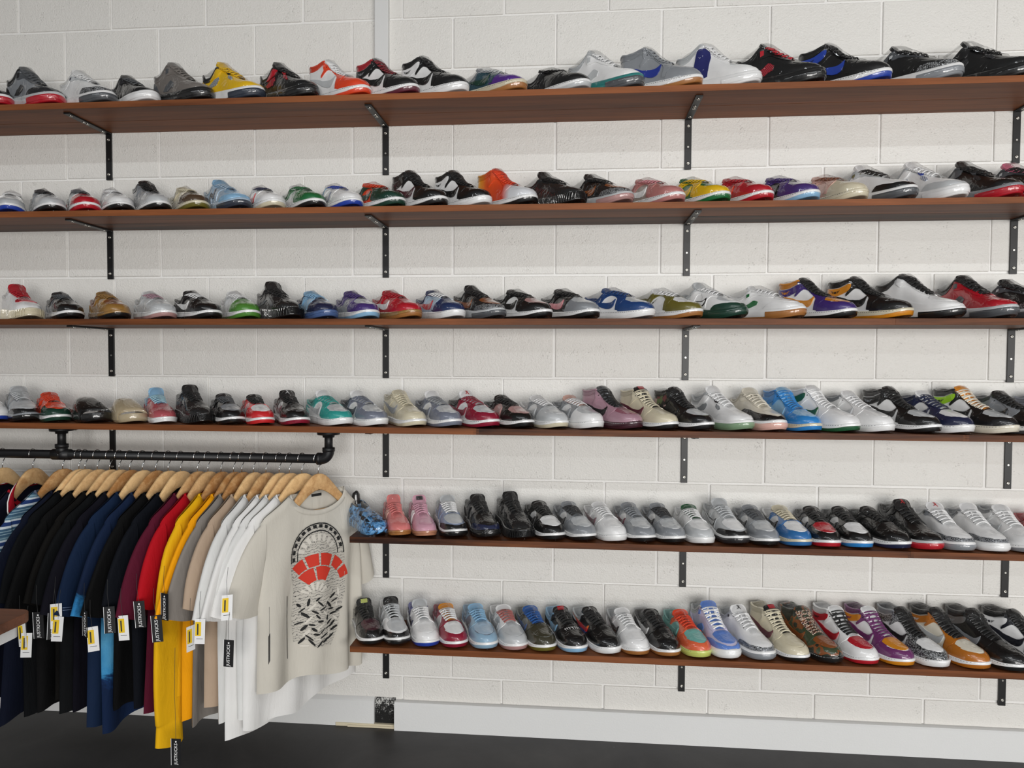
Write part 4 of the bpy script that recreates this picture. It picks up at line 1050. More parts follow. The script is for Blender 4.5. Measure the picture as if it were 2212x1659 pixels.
        S['eyestay'] = fin('eyestay', both(L, [(.22, .24), (.30, .10), (sc-.01, .05), (.40, .16), (.375, .34), (.33, .38), (.26, .34)], .0036))
        S['heel_overlay'] = fin('heel_overlay', both(L, [(0, 1), (.20, 1), (.17, .75), (.12, .5), (.09, .32), (0, .30)], .0018))
        S['collar_panel'] = fin('collar_panel', both(L, [(0, .24), (0, .02), (sc-.07, .02), (sc-.10, .14), (.2, .26), (.1, .26)], .0014))
        S['mesh_window'] = fin('mesh_window', both(L, [(.21, .50), (.31, .44), (.385, .46), (.40, .60), (.35, .72), (.25, .70)], .0022)+both(L, [(.55, .42), (.62, .42), (.655, .52), (.63, .62), (.57, .58)], .0022))
        S['lace_lock'] = fin('lace_lock', both(L, [(.47, .16), (.55, .18), (.565, .32), (.53, .40), (.49, .34)], .0036))
    elif kind in ('j5', 'j5l'):
        lo = [(.58, 1), (.66, .78), (.75, .62), (.84, .60), (.91, .48), (.95, .3), (.96, 0)]
        S['toe_overlay'] = fin('toe_overlay', panel(L, lo+[(a, -b) for a, b in reversed(lo[:-1])]+[(.70, -1), (.8, -1), (.9, -1), (.999, -1), (.999, -.5), (.999, 0), (.999, .5), (.999, 1), (.9, 1), (.8, 1), (.7, 1)], .0022))
        S['eyestay'] = fin('eyestay', both(L, [(sc-.04, .04), (sc+.03, .12), (.5, .15), (.66, .17), (.68, .34), (.62, .44), (.50, .46), (.40, .42), (.33, .36), (.31, .2)], .0022))
        S['heel_overlay'] = fin('heel_overlay', both(L, [(0, 1), (.22, 1), (.18, .72), (.14, .46), (.10, .34), (0, .32)], .0018))
        S['collar_panel'] = fin('collar_panel', both(L, [(0, .22), (0, .02), (sc-.07, .02), (sc-.08, .12), (.2, .22), (.1, .24)], .0014))
        S['mesh_window'] = fin('mesh_window', both(L, [(.28, .88), (.34, .72), (.43, .68), (.50, .76), (.48, .88), (.38, .93)], .0024))
        S['lace_lock'] = fin('lace_lock', both(L, [(.33, .14), (.365, .14), (.37, .30), (.335, .32)], .0036))
    elif kind in ('j11', 'j2'):
        lo = [(.0, .70), (.12, .72), (.3, .78), (.45, .74), (.58, .66), (.70, .58), (.80, .52), (.88, .42), (.93, .26), (.95, 0)] if kind == 'j11' else [(.0, .84), (.3, .86), (.6, .84), (.8, .80), (.92, .66), (.97, .3), (.975, 0)]
        S['toe_overlay'] = fin('toe_overlay', panel(L, lo+[(a, -b) for a, b in reversed(lo[:-1])]+[(0, -1), (.2, -1), (.4, -1), (.6, -1), (.8, -1), (.9, -1), (.999, -1), (.999, -.5), (.999, 0), (.999, .5), (.999, 1), (.9, 1), (.8, 1), (.6, 1), (.4, 1), (.2, 1), (0, 1)], .0022))
        S['eyestay'] = fin('eyestay', both(L, [(sc-.04, .04), (sc+.03, .12), (.5, .15), (.66, .17), (.68, .30), (.6, .36), (.45, .36), (.36, .34), (.31, .2)], .0022))
        S['heel_overlay'] = fin('heel_overlay', both(L, [(0, .68), (.16, .66), (.14, .4), (.08, .28), (0, .28)], .0018))
        S['collar_panel'] = fin('collar_panel', both(L, [(0, .22), (0, .02), (sc-.07, .02), (sc-.08, .12), (.2, .22), (.1, .24)], .0014))
        S['ankle_band'] = fin('ankle_band', both(L, [(.30, .10), (.42, .12), (.47, .5), (.44, .95), (.30, .95), (.27, .5)], .0030))
    elif kind == 'rn':
        lo = [(.64, 1), (.70, .82), (.78, .70), (.86, .60), (.92, .44), (.955, .2), (.96, 0)]
        S['toe_overlay'] = fin('toe_overlay', panel(L, lo+[(a, -b) for a, b in reversed(lo[:-1])]+[(.70, -1), (.8, -1), (.9, -1), (.999, -1), (.999, -.5), (.999, 0), (.999, .5), (.999, 1), (.9, 1), (.8, 1), (.7, 1)], .0022))
        S['eyestay'] = fin('eyestay', both(L, [(sc-.05, .04), (sc+.03, .12), (.5, .15), (.66, .16), (.69, .28), (.62, .36), (.58, .62), (.56, .95), (.50, .95), (.50, .60), (.46, .40), (.41, .36), (.37, .60), (.35, .95), (.29, .95), (.31, .55), (.31, .25)], .0022))
        S['heel_overlay'] = fin('heel_overlay', both(L, [(0, 1), (.22, 1), (.18, .72), (.12, .5), (.08, .32), (0, .30)], .0018))
        S['collar_panel'] = fin('collar_panel', both(L, [(0, .26), (0, .02), (sc-.07, .02), (sc-.08, .14), (.2, .28), (.1, .26)], .0014))
        S['side_stripe'] = fin('side_stripe', both(L, chaikin(by_height(L, SW_LO), 2), .0034, 0, .016))
        inn = by_height(L, [(.11, 41), (.18, 36), (.27, 27), (.345, 19), (.41, 13.5), (.475, 12.5), (.52, 18), (.548, 29), (.556, 38), (.53, 31), (.48, 26.5), (.41, 26), (.31, 31), (.19, 38)])
        S['stripe_inlay'] = fin('stripe_inlay', both(L, chaikin(inn, 2), .0040, 0, .016))
        S['side_letter'] = fin('side_letter', both(L, [(.30, .82), (.33, .40), (.37, .40), (.42, .66), (.435, .40), (.475, .40), (.445, .82), (.405, .82), (.355, .56), (.34, .82)], .0036, 0, .03))
    elif kind == 'sb':
        lo = [(.64, 1), (.70, .70), (.72, .40), (.80, .42), (.88, .40), (.925, .22), (.93, 0)]
        S['toe_overlay'] = fin('toe_overlay', panel(L, lo+[(a, -b) for a, b in reversed(lo[:-1])]+[(.70, -1), (.8, -1), (.9, -1), (.999, -1), (.999, -.5), (.999, 0), (.999, .5), (.999, 1), (.9, 1), (.8, 1), (.7, 1)], .0018))
        S['eyestay'] = fin('eyestay', both(L, [(sc-.02, .02), (sc+.03, .11), (.46, .15), (.56, .165), (.675, .17), (.70, .30), (.6, .34), (.46, .36), (.36, .36)], .0020))
        S['heel_overlay'] = fin('heel_overlay', both(L, [(0, 1), (.16, 1), (.15, .6), (.10, .32), (0, .30)], .0018))
        S['collar_panel'] = fin('collar_panel', both(L, [(0, .2), (0, .02), (sc-.07, .02), (sc-.08, .14), (.2, .24), (.1, .22)], .0012))
        S['side_stripe'] = fin('side_stripe', [vf for a in (.36, .43, .50) for vf in both(L, [(a+.04, .42), (a+.065, .42), (a+.025, .96), (a, .96)], .0030, 0, .03)])
    elif kind == 'kn':
        S['collar_panel'] = fin('collar_panel', both(L, [(0, .2), (0, .02), (sc-.07, .02), (sc-.08, .14), (.2, .24), (.1, .22)], .0014))
        S['side_band'] = fin('side_band', both(L, [(.12, .62), (.3, .55), (.5, .55), (.66, .66), (.72, .82), (.66, .86), (.5, .70), (.3, .68), (.14, .74)], .0014))
        S['vamp_band'] = fin('vamp_band', panel(L, [(.70, .42), (.695, .2), (.69, 0), (.695, -.2), (.70, -.42), (.75, -.52), (.80, -.40), (.81, -.2), (.81, 0), (.81, .2), (.80, .40), (.75, .52)], .0016))
    # clear film stretched over the opening and down the throat
    fs = np.linspace(0.0, .74, 24); tip_s, tip_z = tp[-1]
    env = [(0, float(L.topf(0))+.004), (.04, float(L.topf(.04))+.006), (tip_s-.03, tip_z+.002), (tip_s+.02, tip_z+.006), (.46, max(float(L.topf(.46))+.020, 0)), (.58, float(L.topf(.58))+.013), (.70, float(L.topf(.70))+.006), (.74, float(L.topf(.74))+.0026)]
    ef = pchip(env); rows = []
    for i, u in enumerate(fs):
        r = []
        zf = float(ef(u)); h0 = .82
        a = L.PN(np.array([u]), np.array([h0]), np.array([-1.]), np.array([.0026]))[0]; a2 = L.PN(np.array([u]), np.array([.965]), np.array([-1.]), np.array([.0062]))[0]
        b = L.PN(np.array([u]), np.array([h0]), np.array([1.]), np.array([.0026]))[0]; b2 = L.PN(np.array([u]), np.array([.965]), np.array([1.]), np.array([.0062]))[0]
        c = np.array([u*L.L-L.L/2, float(L.yc(u)), max(zf, max(a2[2], b2[2])+.001)])
        for p0, p1, k in ((a, a2, 2), (a2, c, 4), (c, b2, 4), (b2, b, 3)):
            for j in range(k):
                f = j/(k if (p0 is not b2) else k-1)
                p = p0+(p1-p0)*f
                if k == 4:
                    g = f if p1 is c else 1-f; lo_ = a2 if p1 is c else b2; p[2] = lo_[2]+(c[2]-lo_[2])*math.sin(g*math.pi/2)**.75
                jit = .0013*math.sin(37*u+9*f+k)+rng.uniform(-.0007, .0007)
                r.append(p+np.array([0, 0, jit if 0 < f < 1 or k == 4 else 0]))
        rows.append(r)
    m_ = MB().grid(rows)
    # crumpled film knot under the toe tip
    tx = L.L/2-.016
    for k in range(7):
        a = k*.9+.3; b = len(m_.V); rr = .004+.006*rng.random()
        m_.V += [(tx, float(L.yc(1)), .004), (tx+rr*abs(math.cos(a))+.006, float(L.yc(1))+rr*1.6*math.sin(a), .0016+.003*rng.random()), (tx+rr*.6+.005, float(L.yc(1))+rr*1.6*math.sin(a+.5), .005)]
        m_.F.append((b, b+1, b+2))
    S['plastic_film'] = fin('plastic_film', (m_.V, m_.F))
    _sets[kind] = S
    return S

PK = {'vamp': (2, 'leather'), 'toe_box': (1, 'leather'), 'toe_overlay': (2, 'leather'), 'eyestay': (3, 'leather'), 'side_stripe': (4, 'leather'), 'heel_overlay': (5, 'leather'), 'collar_panel': (6, 'leather'),
      'collar': (6, 'suede'), 'tongue': (7, 'mesh'), 'laces': (8, 'lace'), 'midsole': (9, 'rubber'), 'outsole': (10, 'rubber'), 'sole_tip': (10, 'rubber'), 'sole_ribs': (9, 'rubber'), 'upper': (0, 'leather')}
def text_mesh(txt, size, ext=.0004):
    c = bpy.data.curves.new('text', 'FONT'); c.body = txt; c.size = size; c.extrude = ext; c.align_x = 'CENTER'; c.align_y = 'CENTER'; c.resolution_u = 2
    o = bpy.data.objects.new('text', c); COL.objects.link(o)
    bpy.context.view_layer.update()
    me = bpy.data.meshes.new_from_object(o.evaluated_get(bpy.context.evaluated_depsgraph_get()))
    bpy.data.objects.remove(o); bpy.data.curves.remove(c); return me

def make_slide():
    if 'sl' in _sets: return _sets['sl']
    L = Last(dict(LASTS['kn'], heel=.040, fore=.030, spring=.010, width=1.04)); S = {}
    pts, nrm, ss = ring_outline(L)
    zt = L.ztf(ss)
    rows = []
    for f, off in ((0, -.008), (0, -.001), (.1, .004), (.5, .006), (.95, .006), (1.12, .003), (1.14, -.004), (.95, -.014)):
        p = pts+nrm*off; zb = L.zbf(ss); rows.append(np.column_stack([p, zb+(zt-zb)*f]))
    n = len(pts); V = [tuple(v) for r in rows for v in r]; F = []
    for i in range(len(rows)-1):
        for k in range(n): a = i*n+k; c = i*n+(k+1) % n; F.append([a, c, c+n, a+n])
    F.append(list(range(n))[::-1]); e = (len(rows)-1)*n; F.append([e+k for k in range(n)])
    S['footbed'] = fin('footbed', (V, F))
    rows = []
    for u, hgt, wd in ((.40, .088, 1.0), (.44, .094, 1.03), (.52, .090, 1.05), (.62, .080, 1.06), (.72, .068, 1.06), (.79, .058, 1.04), (.815, .052, 1.02)):
        r = []
        w_ = float(L.w(u))*wd+.007; z0 = .012
        for a in np.linspace(0, math.pi, 15): r.append((u*L.L-L.L/2+.010*math.cos(a)**2*(-1 if u < .6 else 1)*.6, float(L.yc(u))+w_*math.copysign(abs(math.cos(a))**.62, math.cos(a)), z0+(hgt-z0)*abs(math.sin(a))**.62))
        for a in np.linspace(math.pi, 0, 15): r.append((u*L.L-L.L/2, float(L.yc(u))+(w_-.007)*math.copysign(abs(math.cos(a))**.62, math.cos(a)), z0+(hgt-z0-.008)*abs(math.sin(a))**.62))
        rows.append(r)
    m_ = MB().grid(rows, True); b = 0; nn = len(rows[0])
    m_.F.append(tuple(range(nn))); m_.F.append(tuple(range((len(rows)-1)*nn, len(rows)*nn))[::-1])
    m_.F = [f for f in m_.F if len(f) == 4]
    for base in (0, (len(rows)-1)*nn):
        for k in range(14): m_.F.append((base+k, base+k+1, base+nn-2-k, base+nn-1-k))
    S['strap'] = fin('strap', (m_.V, m_.F))
    gr = []
    for k in range(9):
        u = .70+k*.031
        gr.append(ribbon([(u*L.L-L.L/2, float(L.yc(u))-float(L.w(u))*.94-.0035, float(L.zbf(u))+.004), (u*L.L-L.L/2, float(L.yc(u))-float(L.w(u))-.0062, float(L.zbf(u))+.016)], np.array([.3, -1., 0]), .004, .001))
    S['tread_ribs'] = fin('tread_ribs', join(gr))
    _sets['sl'] = S; return S
def make_foam():
    if 'fr' in _sets: return _sets['fr']
    L = Last(dict(LASTS['kn'], top=[(0, .100), (.04, .106), (.12, .100), (.2, .096), (.28, .094), (.36, .092), (.5, .086), (.6, .082), (.7, .076), (.8, .070), (.9, .060), (.96, .050), (1, .040)], sc=.34))
    S = {}
    ns, nh = 54, 20; s = (1-np.cos(np.linspace(0, np.pi, ns)))/2; halves = []
    for sg in (1., -1.):
        U, Hh = np.meshgrid(s, np.linspace(0, 1, nh), indexing='ij')
        lump = .0035*np.sin(38*U+7*Hh)*np.sin(np.pi*Hh)
        P = L.PN(U.ravel(), Hh.ravel(), np.full(U.size, sg), lump.ravel()); F = []
        for i in range(ns-1):
            for k in range(nh-1):
                a = i*nh+k
                # oval vents along the sides
                u, h = U[i, k], Hh[i, k]
                if any(((u-a0)/.045)**2+((h-b0)/.13)**2 < 1 for a0, b0 in ((.50, .45), (.64, .42), (.78, .45))): continue
                F.append([a, a+1, a+nh+1, a+nh])
        halves.append((P, F))
    S['foam_shell'] = fin('foam_shell', join(halves))
    S['inner_sock'] = None
    up = []
    for sg in (1., -1.):
        U, Hh = np.meshgrid(np.linspace(0.03, .96, 30), np.linspace(0, .99, 10), indexing='ij')
        P = L.PN(U.ravel(), Hh.ravel(), np.full(U.size, sg), np.full(U.size, -.006)); F = []
        for i in range(29):
            for k in range(9): a = i*10+k; F.append([a, a+1, a+11, a+10])
        up.append((P, F))
    S['inner_sock'] = fin('inner_sock', join(up))
    S['outsole'] = fin('outsole', sole(L, [(0, -.006), (0, -.001), (.1, .003), (.6, .007), (1.05, .004), (1.1, -.002)], True))
    # heel pull that rises behind the opening
    m_ = MB().tube([(-L.L/2+.008, 0, .09), (-L.L/2+.006, 0, .115), (-L.L/2+.010, 0, .135), (-L.L/2+.016, 0, .146)], [.020, .019, .016, .006], 12)
    S['heel_tab'] = fin('heel_tab', (m_.V, m_.F))
    # loose bag
    rng = random.Random(9); rows = []
    for i, u in enumerate(np.linspace(-.04, 1.04, 16)):
        uc = min(max(u, .02), .98); w_ = float(L.w(uc))+.012; top = float(L.topf(uc))+.012
        if u < 0 or u > 1: w_ *= .6; top *= .55
        r = []
        for a in np.linspace(-.1, math.pi+.1, 15):
            j = rng.uniform(-.005, .005); r.append((u*L.L-L.L/2+j, (w_+j)*math.cos(a)*1.12, max(.001, (top+j)*math.sin(a)**.8 if math.sin(a) > 0 else .001)))
        rows.append(r)
    m_ = MB().grid(rows); S['plastic_bag'] = fin('plastic_bag', (m_.V, m_.F))
    _sets['fr'] = S; return S

GRP = ['shoes on the top shelf', 'shoes on the second shelf', 'shoes on the third shelf', 'shoes on the fourth shelf', 'shoes on the fifth shelf', 'shoes on the bottom shelf']
TXT = None
def build_shoe(row, x, y, head, kind, size, pal, label):
    global TXT
    z = TOPS[row-1]+.0008
    p = pal.split()
    nm = 'slide_sandal' if kind == 'sl' else ('foam_clog' if kind == 'fr' else ('high_top_sneaker' if kind in ('hi', 'j2', 'j5') else ('running_shoe' if kind in ('rn', 'kn') else 'sneaker')))
    t = tag(empty(nm, (x, y, z), R(head)-math.pi/2), label, 'sandal' if kind == 'sl' else ('clog' if kind == 'fr' else 'sneaker'), GRP[row-1])
    tall = kind in ('hi', 'mi', 'j2', 'j3', 'j4', 'j5')
    t.scale = (size, size, size*({1: 1.12, 2: 1.07, 5: .97, 6: .97}.get(row, 1) if tall else 1))
    if kind == 'sl':
        S = make_slide()
        for n_ in ('footbed', 'strap', 'tread_ribs'): add(n_, S[n_], mat(p[0], 'rubber'), t)
        return
    if kind == 'fr':
        S = make_foam()
        add('foam_shell', S['foam_shell'], mat('marb', 'rubber'), t); add('inner_sock', S['inner_sock'], mat('k', 'knit'), t); add('outsole', S['outsole'], mat('marb', 'rubber'), t)
        add('heel_tab', S['heel_tab'], mat('k', 'knit'), t); add('plastic_bag', S['plastic_bag'], FILM, t)
        return
    S = shoe_set(kind)
    kd = {'rn': 'mesh', 'kn': 'knit', 'sb': 'suede'}.get(kind, 'leather')
    acc = p[11]
    made = {}
    def part(n_, m_, par=None, stuff=False):
        ms = S[n_] if isinstance(S[n_], list) else [S[n_]]
        pl = made.get(par, [t])
        for j, me in enumerate(ms):
            o = add(n_, me, m_, pl[j % len(pl)]); made.setdefault(n_, []).append(o)
            if stuff: o['kind'] = 'stuff'
    for n_, (i, k_) in PK.items():
        if n_ not in S: continue
        key = p[i]
        if n_ == 'side_stripe' and key in ('-', 'ko'): continue
        if key == '-':
            if n_ in ('toe_box', 'heel_overlay', 'toe_overlay', 'eyestay', 'vamp'): continue
            key = p[0]
        if n_ == 'toe_overlay' and kind == 'rn' and p[2] != p[0]: k_ = 'rubber'
        if n_ in ('upper', 'toe_overlay', 'eyestay', 'heel_overlay') and k_ == 'leather': k_ = kd if kind in ('kn', 'sb') or n_ == 'upper' else 'leather'
        part(n_, mat(key, k_), 'midsole' if n_ == 'sole_ribs' else None, n_ == 'sole_ribs')
    part('lining', mat(p[6] if p[6] in HEX else 'k', 'mesh'))
    dark = sum(srgb(HEX.get(p[9], '#888888'))[:3]) < .3
    if 'sole_stitching' in S: part('sole_stitching', mat('lg' if dark else 'dg', 'lace'), 'midsole', True)
    if 'eyelets' in S and p[3] in HEX: part('eyelets', mat('k' if sum(srgb(HEX[p[3]])[:3]) > .12 else 'dg', 'rubber'), None, True)
    if 'ankle_flap' in S and acc not in ('-', 'lr', 'j', 'jr'):
        part('ankle_flap', mat(acc, 'leather'))
        ek = p[4] if p[4] in HEX and p[4] != acc else ('k' if acc in HEX and sum(srgb(HEX[acc])[:3]) > .12 else 'g')
        part('wing_emblem', mat(ek, 'rubber'), 'ankle_flap', True)
    if acc == 'wg': part('wing_emblem', mat('dol', 'rubber'), 'upper', True)
    if acc in ('lr', 'lr2'):
        part('tongue_label', mat('k' if acc == 'lr2' else 'r', 'rubber'), 'tongue')
        if acc == 'lr2': part('tongue_emblem', mat('w', 'rubber'), 'tongue')
    if acc in ('j', 'jr', 'jk'): part('tongue_emblem', mat({'j': 'w', 'jr': 'rf', 'jk': 'k'}[acc], 'rubber'), 'tongue')
    if kind in ('lo', 'lo1') and acc == 'ne': part('tongue_label', mat('nel', 'rubber'), 'tongue')
    if kind == 'sb' and acc == 'k': part('tongue_label', mat('k', 'rubber'), 'tongue')
    if kind == 'lo' and acc == 'txt':
        part('tongue_label', mat('r', 'rubber'), 'tongue')
        # white lettering strokes across the toe box
        L = Last(LASTS['lo']); em = []
        for k in range(7):
            v0 = -.30+k*.10
            em.append(panel(L, [(.735, v0-.034), (.735, v0-.008), (.765, v0-.008), (.765, v0-.034)], .0022, 0, .05, False))
            em.append(panel(L, [(.728, v0-.034), (.728, v0+.03), (.737, v0+.03), (.737, v0-.034)], .0022, 0, .05, False))
        o = add('toe_lettering', fin('toe_lettering', join(em)), mat('w', 'rubber'), made['toe_box'][0]); o['kind'] = 'stuff'
    if 'mesh_window' in S and acc != '-':
        mk = {'j': 'km', 'jr': 'km', 'jk': 'km', 'dk': 'km', 'r': 'rm', 'rm': 'rm'}.get(acc, acc)
        part('mesh_window', mat(mk, 'mesh'))
    if 'lace_lock' in S:
        lk = acc if acc in HEX else {'dgm': 'k', 'rm': 'r', 'bm': 'b', 'km': 'dg', 'jr': 'k', 'jk': 'k', 'gnm': 'lg'}.get(acc, 'dg')
        part('lace_lock', mat(lk, 'rubber'), None, kind == 'j3')
    if 'ankle_band' in S and acc in HEX: part('ankle_band', mat(acc, 'mesh'))
    if kind == 'rn' and p[4] == 'ko':
        part('side_stripe', mat('k', 'leather')); part('stripe_inlay', mat(p[0], 'leather'), 'side_stripe')
    if acc == 'nN': part('side_letter', mat('dn', 'leather'))
    if kind == 'kn':
        if acc == 'rband':
            part('vamp_band', mat('r', 'knit'))
            L = Last(LASTS['kn'])
            for txt, s0 in (('HUMAN', .732), ('MADE', .770)):
                me = text_mesh(txt, 1.0, 0); co = np.array([tuple(v_.co) for v_ in me.vertices])
                u = s0-co[:, 1]*.036; v = -co[:, 0]*.155
                Q = L.PN(u, 1-np.abs(v), np.where(v > 0, -1., 1.), np.full(len(u), .0024))
                for v_, q_ in zip(me.vertices, Q): v_.co = q_
                o = add('band_lettering', me, mat('w', 'lace'), made['vamp_band'][0])
        elif acc in HEX: part('side_band', mat(acc, 'knit'))
    part('plastic_film', FILM)
for a in SHOES: build_shoe(*a)

# ------------------------------------------------------------------ clothes rail
RY, RZ = -.235, 1.109
t = tag(empty('clothes_rail', (1.18, RY, RZ)), 'black iron pipe clothes rail hung under the fourth shelf', 'clothes rail')
RX = 1.18
add('rail_pipe', MB().tube([(-2.6, 0, 0), (-.03, 0, 0)], .0168, 16).mesh('rail_pipe', True), M['iron'], t)
el = [(-.034, 0, 0)] + [(-.030+.030*math.sin(a), 0, .030-.030*math.cos(a)) for a in np.linspace(0, math.pi/2, 8)] + [(0, 0, .034)]
add('elbow', MB().tube(el, .0205, 16).tube([(-.042, 0, 0), (-.028, 0, 0)], .0228, 16).tube([(0, 0, .028), (0, 0, .042)], .0228, 16).mesh('elbow', True), M['iron'], t)
up = TOPS[3]-TH-RZ
def flange(x0):
    add('riser_pipe', MB().tube([(x0, 0, .03), (x0, 0, up-.003)], .0150, 14).mesh('riser_pipe', True), M['iron'], t)
    add('floor_flange', MB().tube([(x0, 0, up-.022), (x0, 0, up-.012), (x0, 0, up-.0115), (x0, 0, up-.0004)], [.021, .023, .041, .042], 20).mesh('floor_flange', True), M['iron'], t)
flange(0); XT = -1.045; flange(XT)
add('tee_fitting', MB().tube([(XT-.035, 0, 0), (XT+.035, 0, 0)], .0208, 16).tube([(XT, 0, 0), (XT, 0, .036)], .0205, 16).tube([(XT, 0, .026), (XT, 0, .040)], .0232, 16).mesh('tee_fitting', True), M['iron'], t)

# hangers
HT = [(0, -.055), (.02, -.0565), (.04, -.063), (.06, -.075), (.09, -.099), (.12, -.125), (.16, -.154), (.20, -.178), (.220, -.191), (.226, -.200), (.220, -.209)]
HB = [(.200, -.207), (.16, -.191), (.12, -.168), (.09, -.148), (.06, -.131), (.03, -.119), (0, -.113)]
HTf = pchip(HT[:10])
def hanger_body():
    top = HT; bot = HB
    side = top+bot; full = side[:-1] + [(-a, b) for a, b in reversed(side[1:])] if False else [(-a, b) for a, b in reversed(top[1:])] + top + bot + [(-a, b) for a, b in reversed(bot[:-1])]
    V, F = [], []; n = len(full)
    for d, ins in ((-.0075, .003), (-.005, 0), (.005, 0), (.0075, .003)):
        for a, b in full:
            cx = abs(a); k = 1-ins/.03
            V.append((a*.85*(1-ins*.6), d*.8, b-ins*(1 if (a, b) in full[:len(top)*2-1] else -1)*.8))
    for i in range(3):
        for k in range(n): F.append([i*n+k, i*n+(k+1) % n, (i+1)*n+(k+1) % n, (i+1)*n+k])
    # caps as strips between upper and lower outline
    T = [(-a, b) for a, b in reversed(top[1:])] + top; nT = len(T); nB = n-nT
    for lay in (0, 3):
        bm_pts = [Vector((a, b)) for a, b in full]
        V2, E2, F2, *_ = delaunay_2d_cdt(bm_pts, [(i, (i+1) % n) for i in range(n)], [], 1, 1e-7)
        for f in F2: F.append([lay*n+i for i in f])
    return fin('hanger_body', (V, F), True)
HBODY = hanger_body()
hk = [(.0195*math.cos(a), 0, .0195*math.sin(a)) for a in np.linspace(R(-20), R(205), 16)] + [(-.012, 0, -.020), (-.004, 0, -.030), (0, 0, -.038), (0, 0, -.058)]
HHOOK = MB().tube(hk, .0017, 8).mesh('hook', True)
HBAR = MB().tube([(-.16, .003, -.190), (.16, .003, -.190)], .0045, 8).mesh('trouser_bar', True)

# ------------------------------------------------------------------ T-shirts
def m_cloth(name, col, rough=.85, kind=None):
    tt = NT('cloth_'+name); v = tt.coord('Object'); c = col
    n = tt.noise(v, 9, 4, .55)
    if kind == 'stripe':
        z = tt.n('ShaderNodeSeparateXYZ', {0: v}).outputs['Z']
        q = tt.n('ShaderNodeMath', {0: tt.n('ShaderNodeMath', {0: z, 1: 15.5}, operation='MULTIPLY').outputs[0]}, operation='FRACT').outputs[0]
        a = srgb('#3f5f78'); b = srgb('#c9d4dc'); d = srgb('#233a6e'); e = srgb('#5d7f92'); f_ = srgb('#93aebb')
        c = tt.ramp(q, [(0, a), (.12, f_), (.16, a), (.26, f_), (.30, a), (.42, b), (.54, d), (.74, b), (.84, e), (.92, f_), (.95, e)], 'CONSTANT')
    elif kind == 'tiedye':
        z = tt.n('ShaderNodeSeparateXYZ', {0: v}).outputs['Z']
        zz = tt.n('ShaderNodeMapRange', {'Value': z, 'From Min': -.95, 'From Max': -.10}).outputs[0]
        s_ = tt.n('ShaderNodeMath', {0: zz, 1: tt.n('ShaderNodeMath', {0: tt.noise(v, 14, 6, .65, .6), 1: .35}, operation='MULTIPLY').outputs[0]}, operation='ADD').outputs[0]
        c = tt.ramp(s_, [(.36, srgb('#0f2242')), (.40, srgb('#14315c')), (.44, srgb('#3d8fc4')), (.60, srgb('#5aa5cf')), (.72, srgb('#2f7fb8')), (.80, srgb('#10203c'))])
    else:
        c = tt.mix(n, tuple(x*.9 for x in col[:3])+(1,), col)
    cr = tt.noise(tt.coord('Object', (1, 1, .35)), 16, 4, .6, .8)
    nb = tt.bump(cr, .35, .012)
    tt.set(Base_Color=c, Roughness=rough, Specular_IOR_Level=.2, Normal=tt.bump(tt.noise(v, 900, 2), .15, .0008, nb))
    return tt.m
SHO = [(0, -.053), (.04, -.061), (.06, -.073), (.09, -.096), (.12, -.122), (.16, -.151), (.20, -.175), (.220, -.187), (.232, -.200), (.25, -.230)]
SHf = pchip(SHO)
def shirt_mesh(seed, Wt, Wb, length, th, hem=.012, flare=1.0, pinch=0):
    r = random.Random(seed); ph = [r.uniform(0, 6.28) for _ in range(6)]; N = 38; rows = []
    NW = .118
    us = np.linspace(-1, 1, N)
    us = np.sign(us)*np.abs(us)**.92
    def side(sgn):
        out = []
        for tt in [-1] + list(np.linspace(0, 1, 26)):
            row = []; t0 = max(tt, 0)
            for q in us:
                W = Wt+(Wb-Wt)*t0**.8; u0 = q*Wt; u = q*W
                neck = abs(u0) < NW
                zt = float(SHf(min(abs(u0), .25)))
                if neck:
                    k = math.sqrt(max(0, 1-(u0/NW)**2)); zt = float(SHf(NW))-(.070 if sgn > 0 else .004)*k
                zb = -length + hem*math.sin(2.2*q+ph[0]) + .006*math.sin(9*q+ph[1])
                z = zt+(zb-zt)*t0 + (.005 if tt < 0 and not neck else 0)
                edge = max(0, 1-abs(q)**8)**.5
                d = max(th*(.22+.78*min(1, t0*3.2)), .0125*max(0, 1-t0*2.5))*edge
                if tt < 0: d *= .25 if not neck else .9
                fold = (.012*math.sin(5.3*q+ph[2]+1.2*t0)+.007*math.sin(11*q+ph[3]-2*t0))*min(1, t0*1.6)*flare
                if pinch and u < -.09: u = -.09+(u+.09)*pinch
                row.append((u, sgn*d+fold+0, z))
            out.append(row)
        return out
    A = side(1); B = side(-1)
    rows = [a+b[::-1] for a, b in zip(A, B)]
    m_ = MB().grid(rows, True)
    # turned hem so the cloth reads as a layer
    return m_, A, B
def sleeve_mesh(seed, A, B, sg, th, ph=0):
    rows = []; n = 14
    fa = [pchip([(i/(len(A)-1), a[k]) for i, a in enumerate(A)]) for k in (0, 1)]; fb = [pchip([(i/(len(B)-1), b[k]) for i, b in enumerate(B)]) for k in (0, 1)]
    for tt in np.linspace(0, 1, 22):
        a = (float(fa[0](tt)), float(fa[1](tt))); b = (float(fb[0](tt)), float(fb[1](tt))); r = []
        for k in range(2*n):
            al = 2*math.pi*k/(2*n); f = (1-math.cos(al))/2
            d = th*math.copysign(abs(math.sin(al))**.7, math.sin(al))
            d += .010*math.sin(4.2*f+ph+2.1*tt)*tt
            u = a[0]+(b[0]-a[0])*f; z = a[1]+(b[1]-a[1])*f
            z += (-.010*math.sin(math.pi*f)*max(0, tt-.85)/.15)
            r.append((sg*u, d, z))
        rows.append(r)
    return MB().grid(rows, True)
SL_S = ([(.222, -.196), (.262, -.236), (.300, -.296), (.332, -.372), (.352, -.452)], [(.222, -.330), (.224, -.372), (.226, -.412), (.226, -.452), (.226, -.490)])
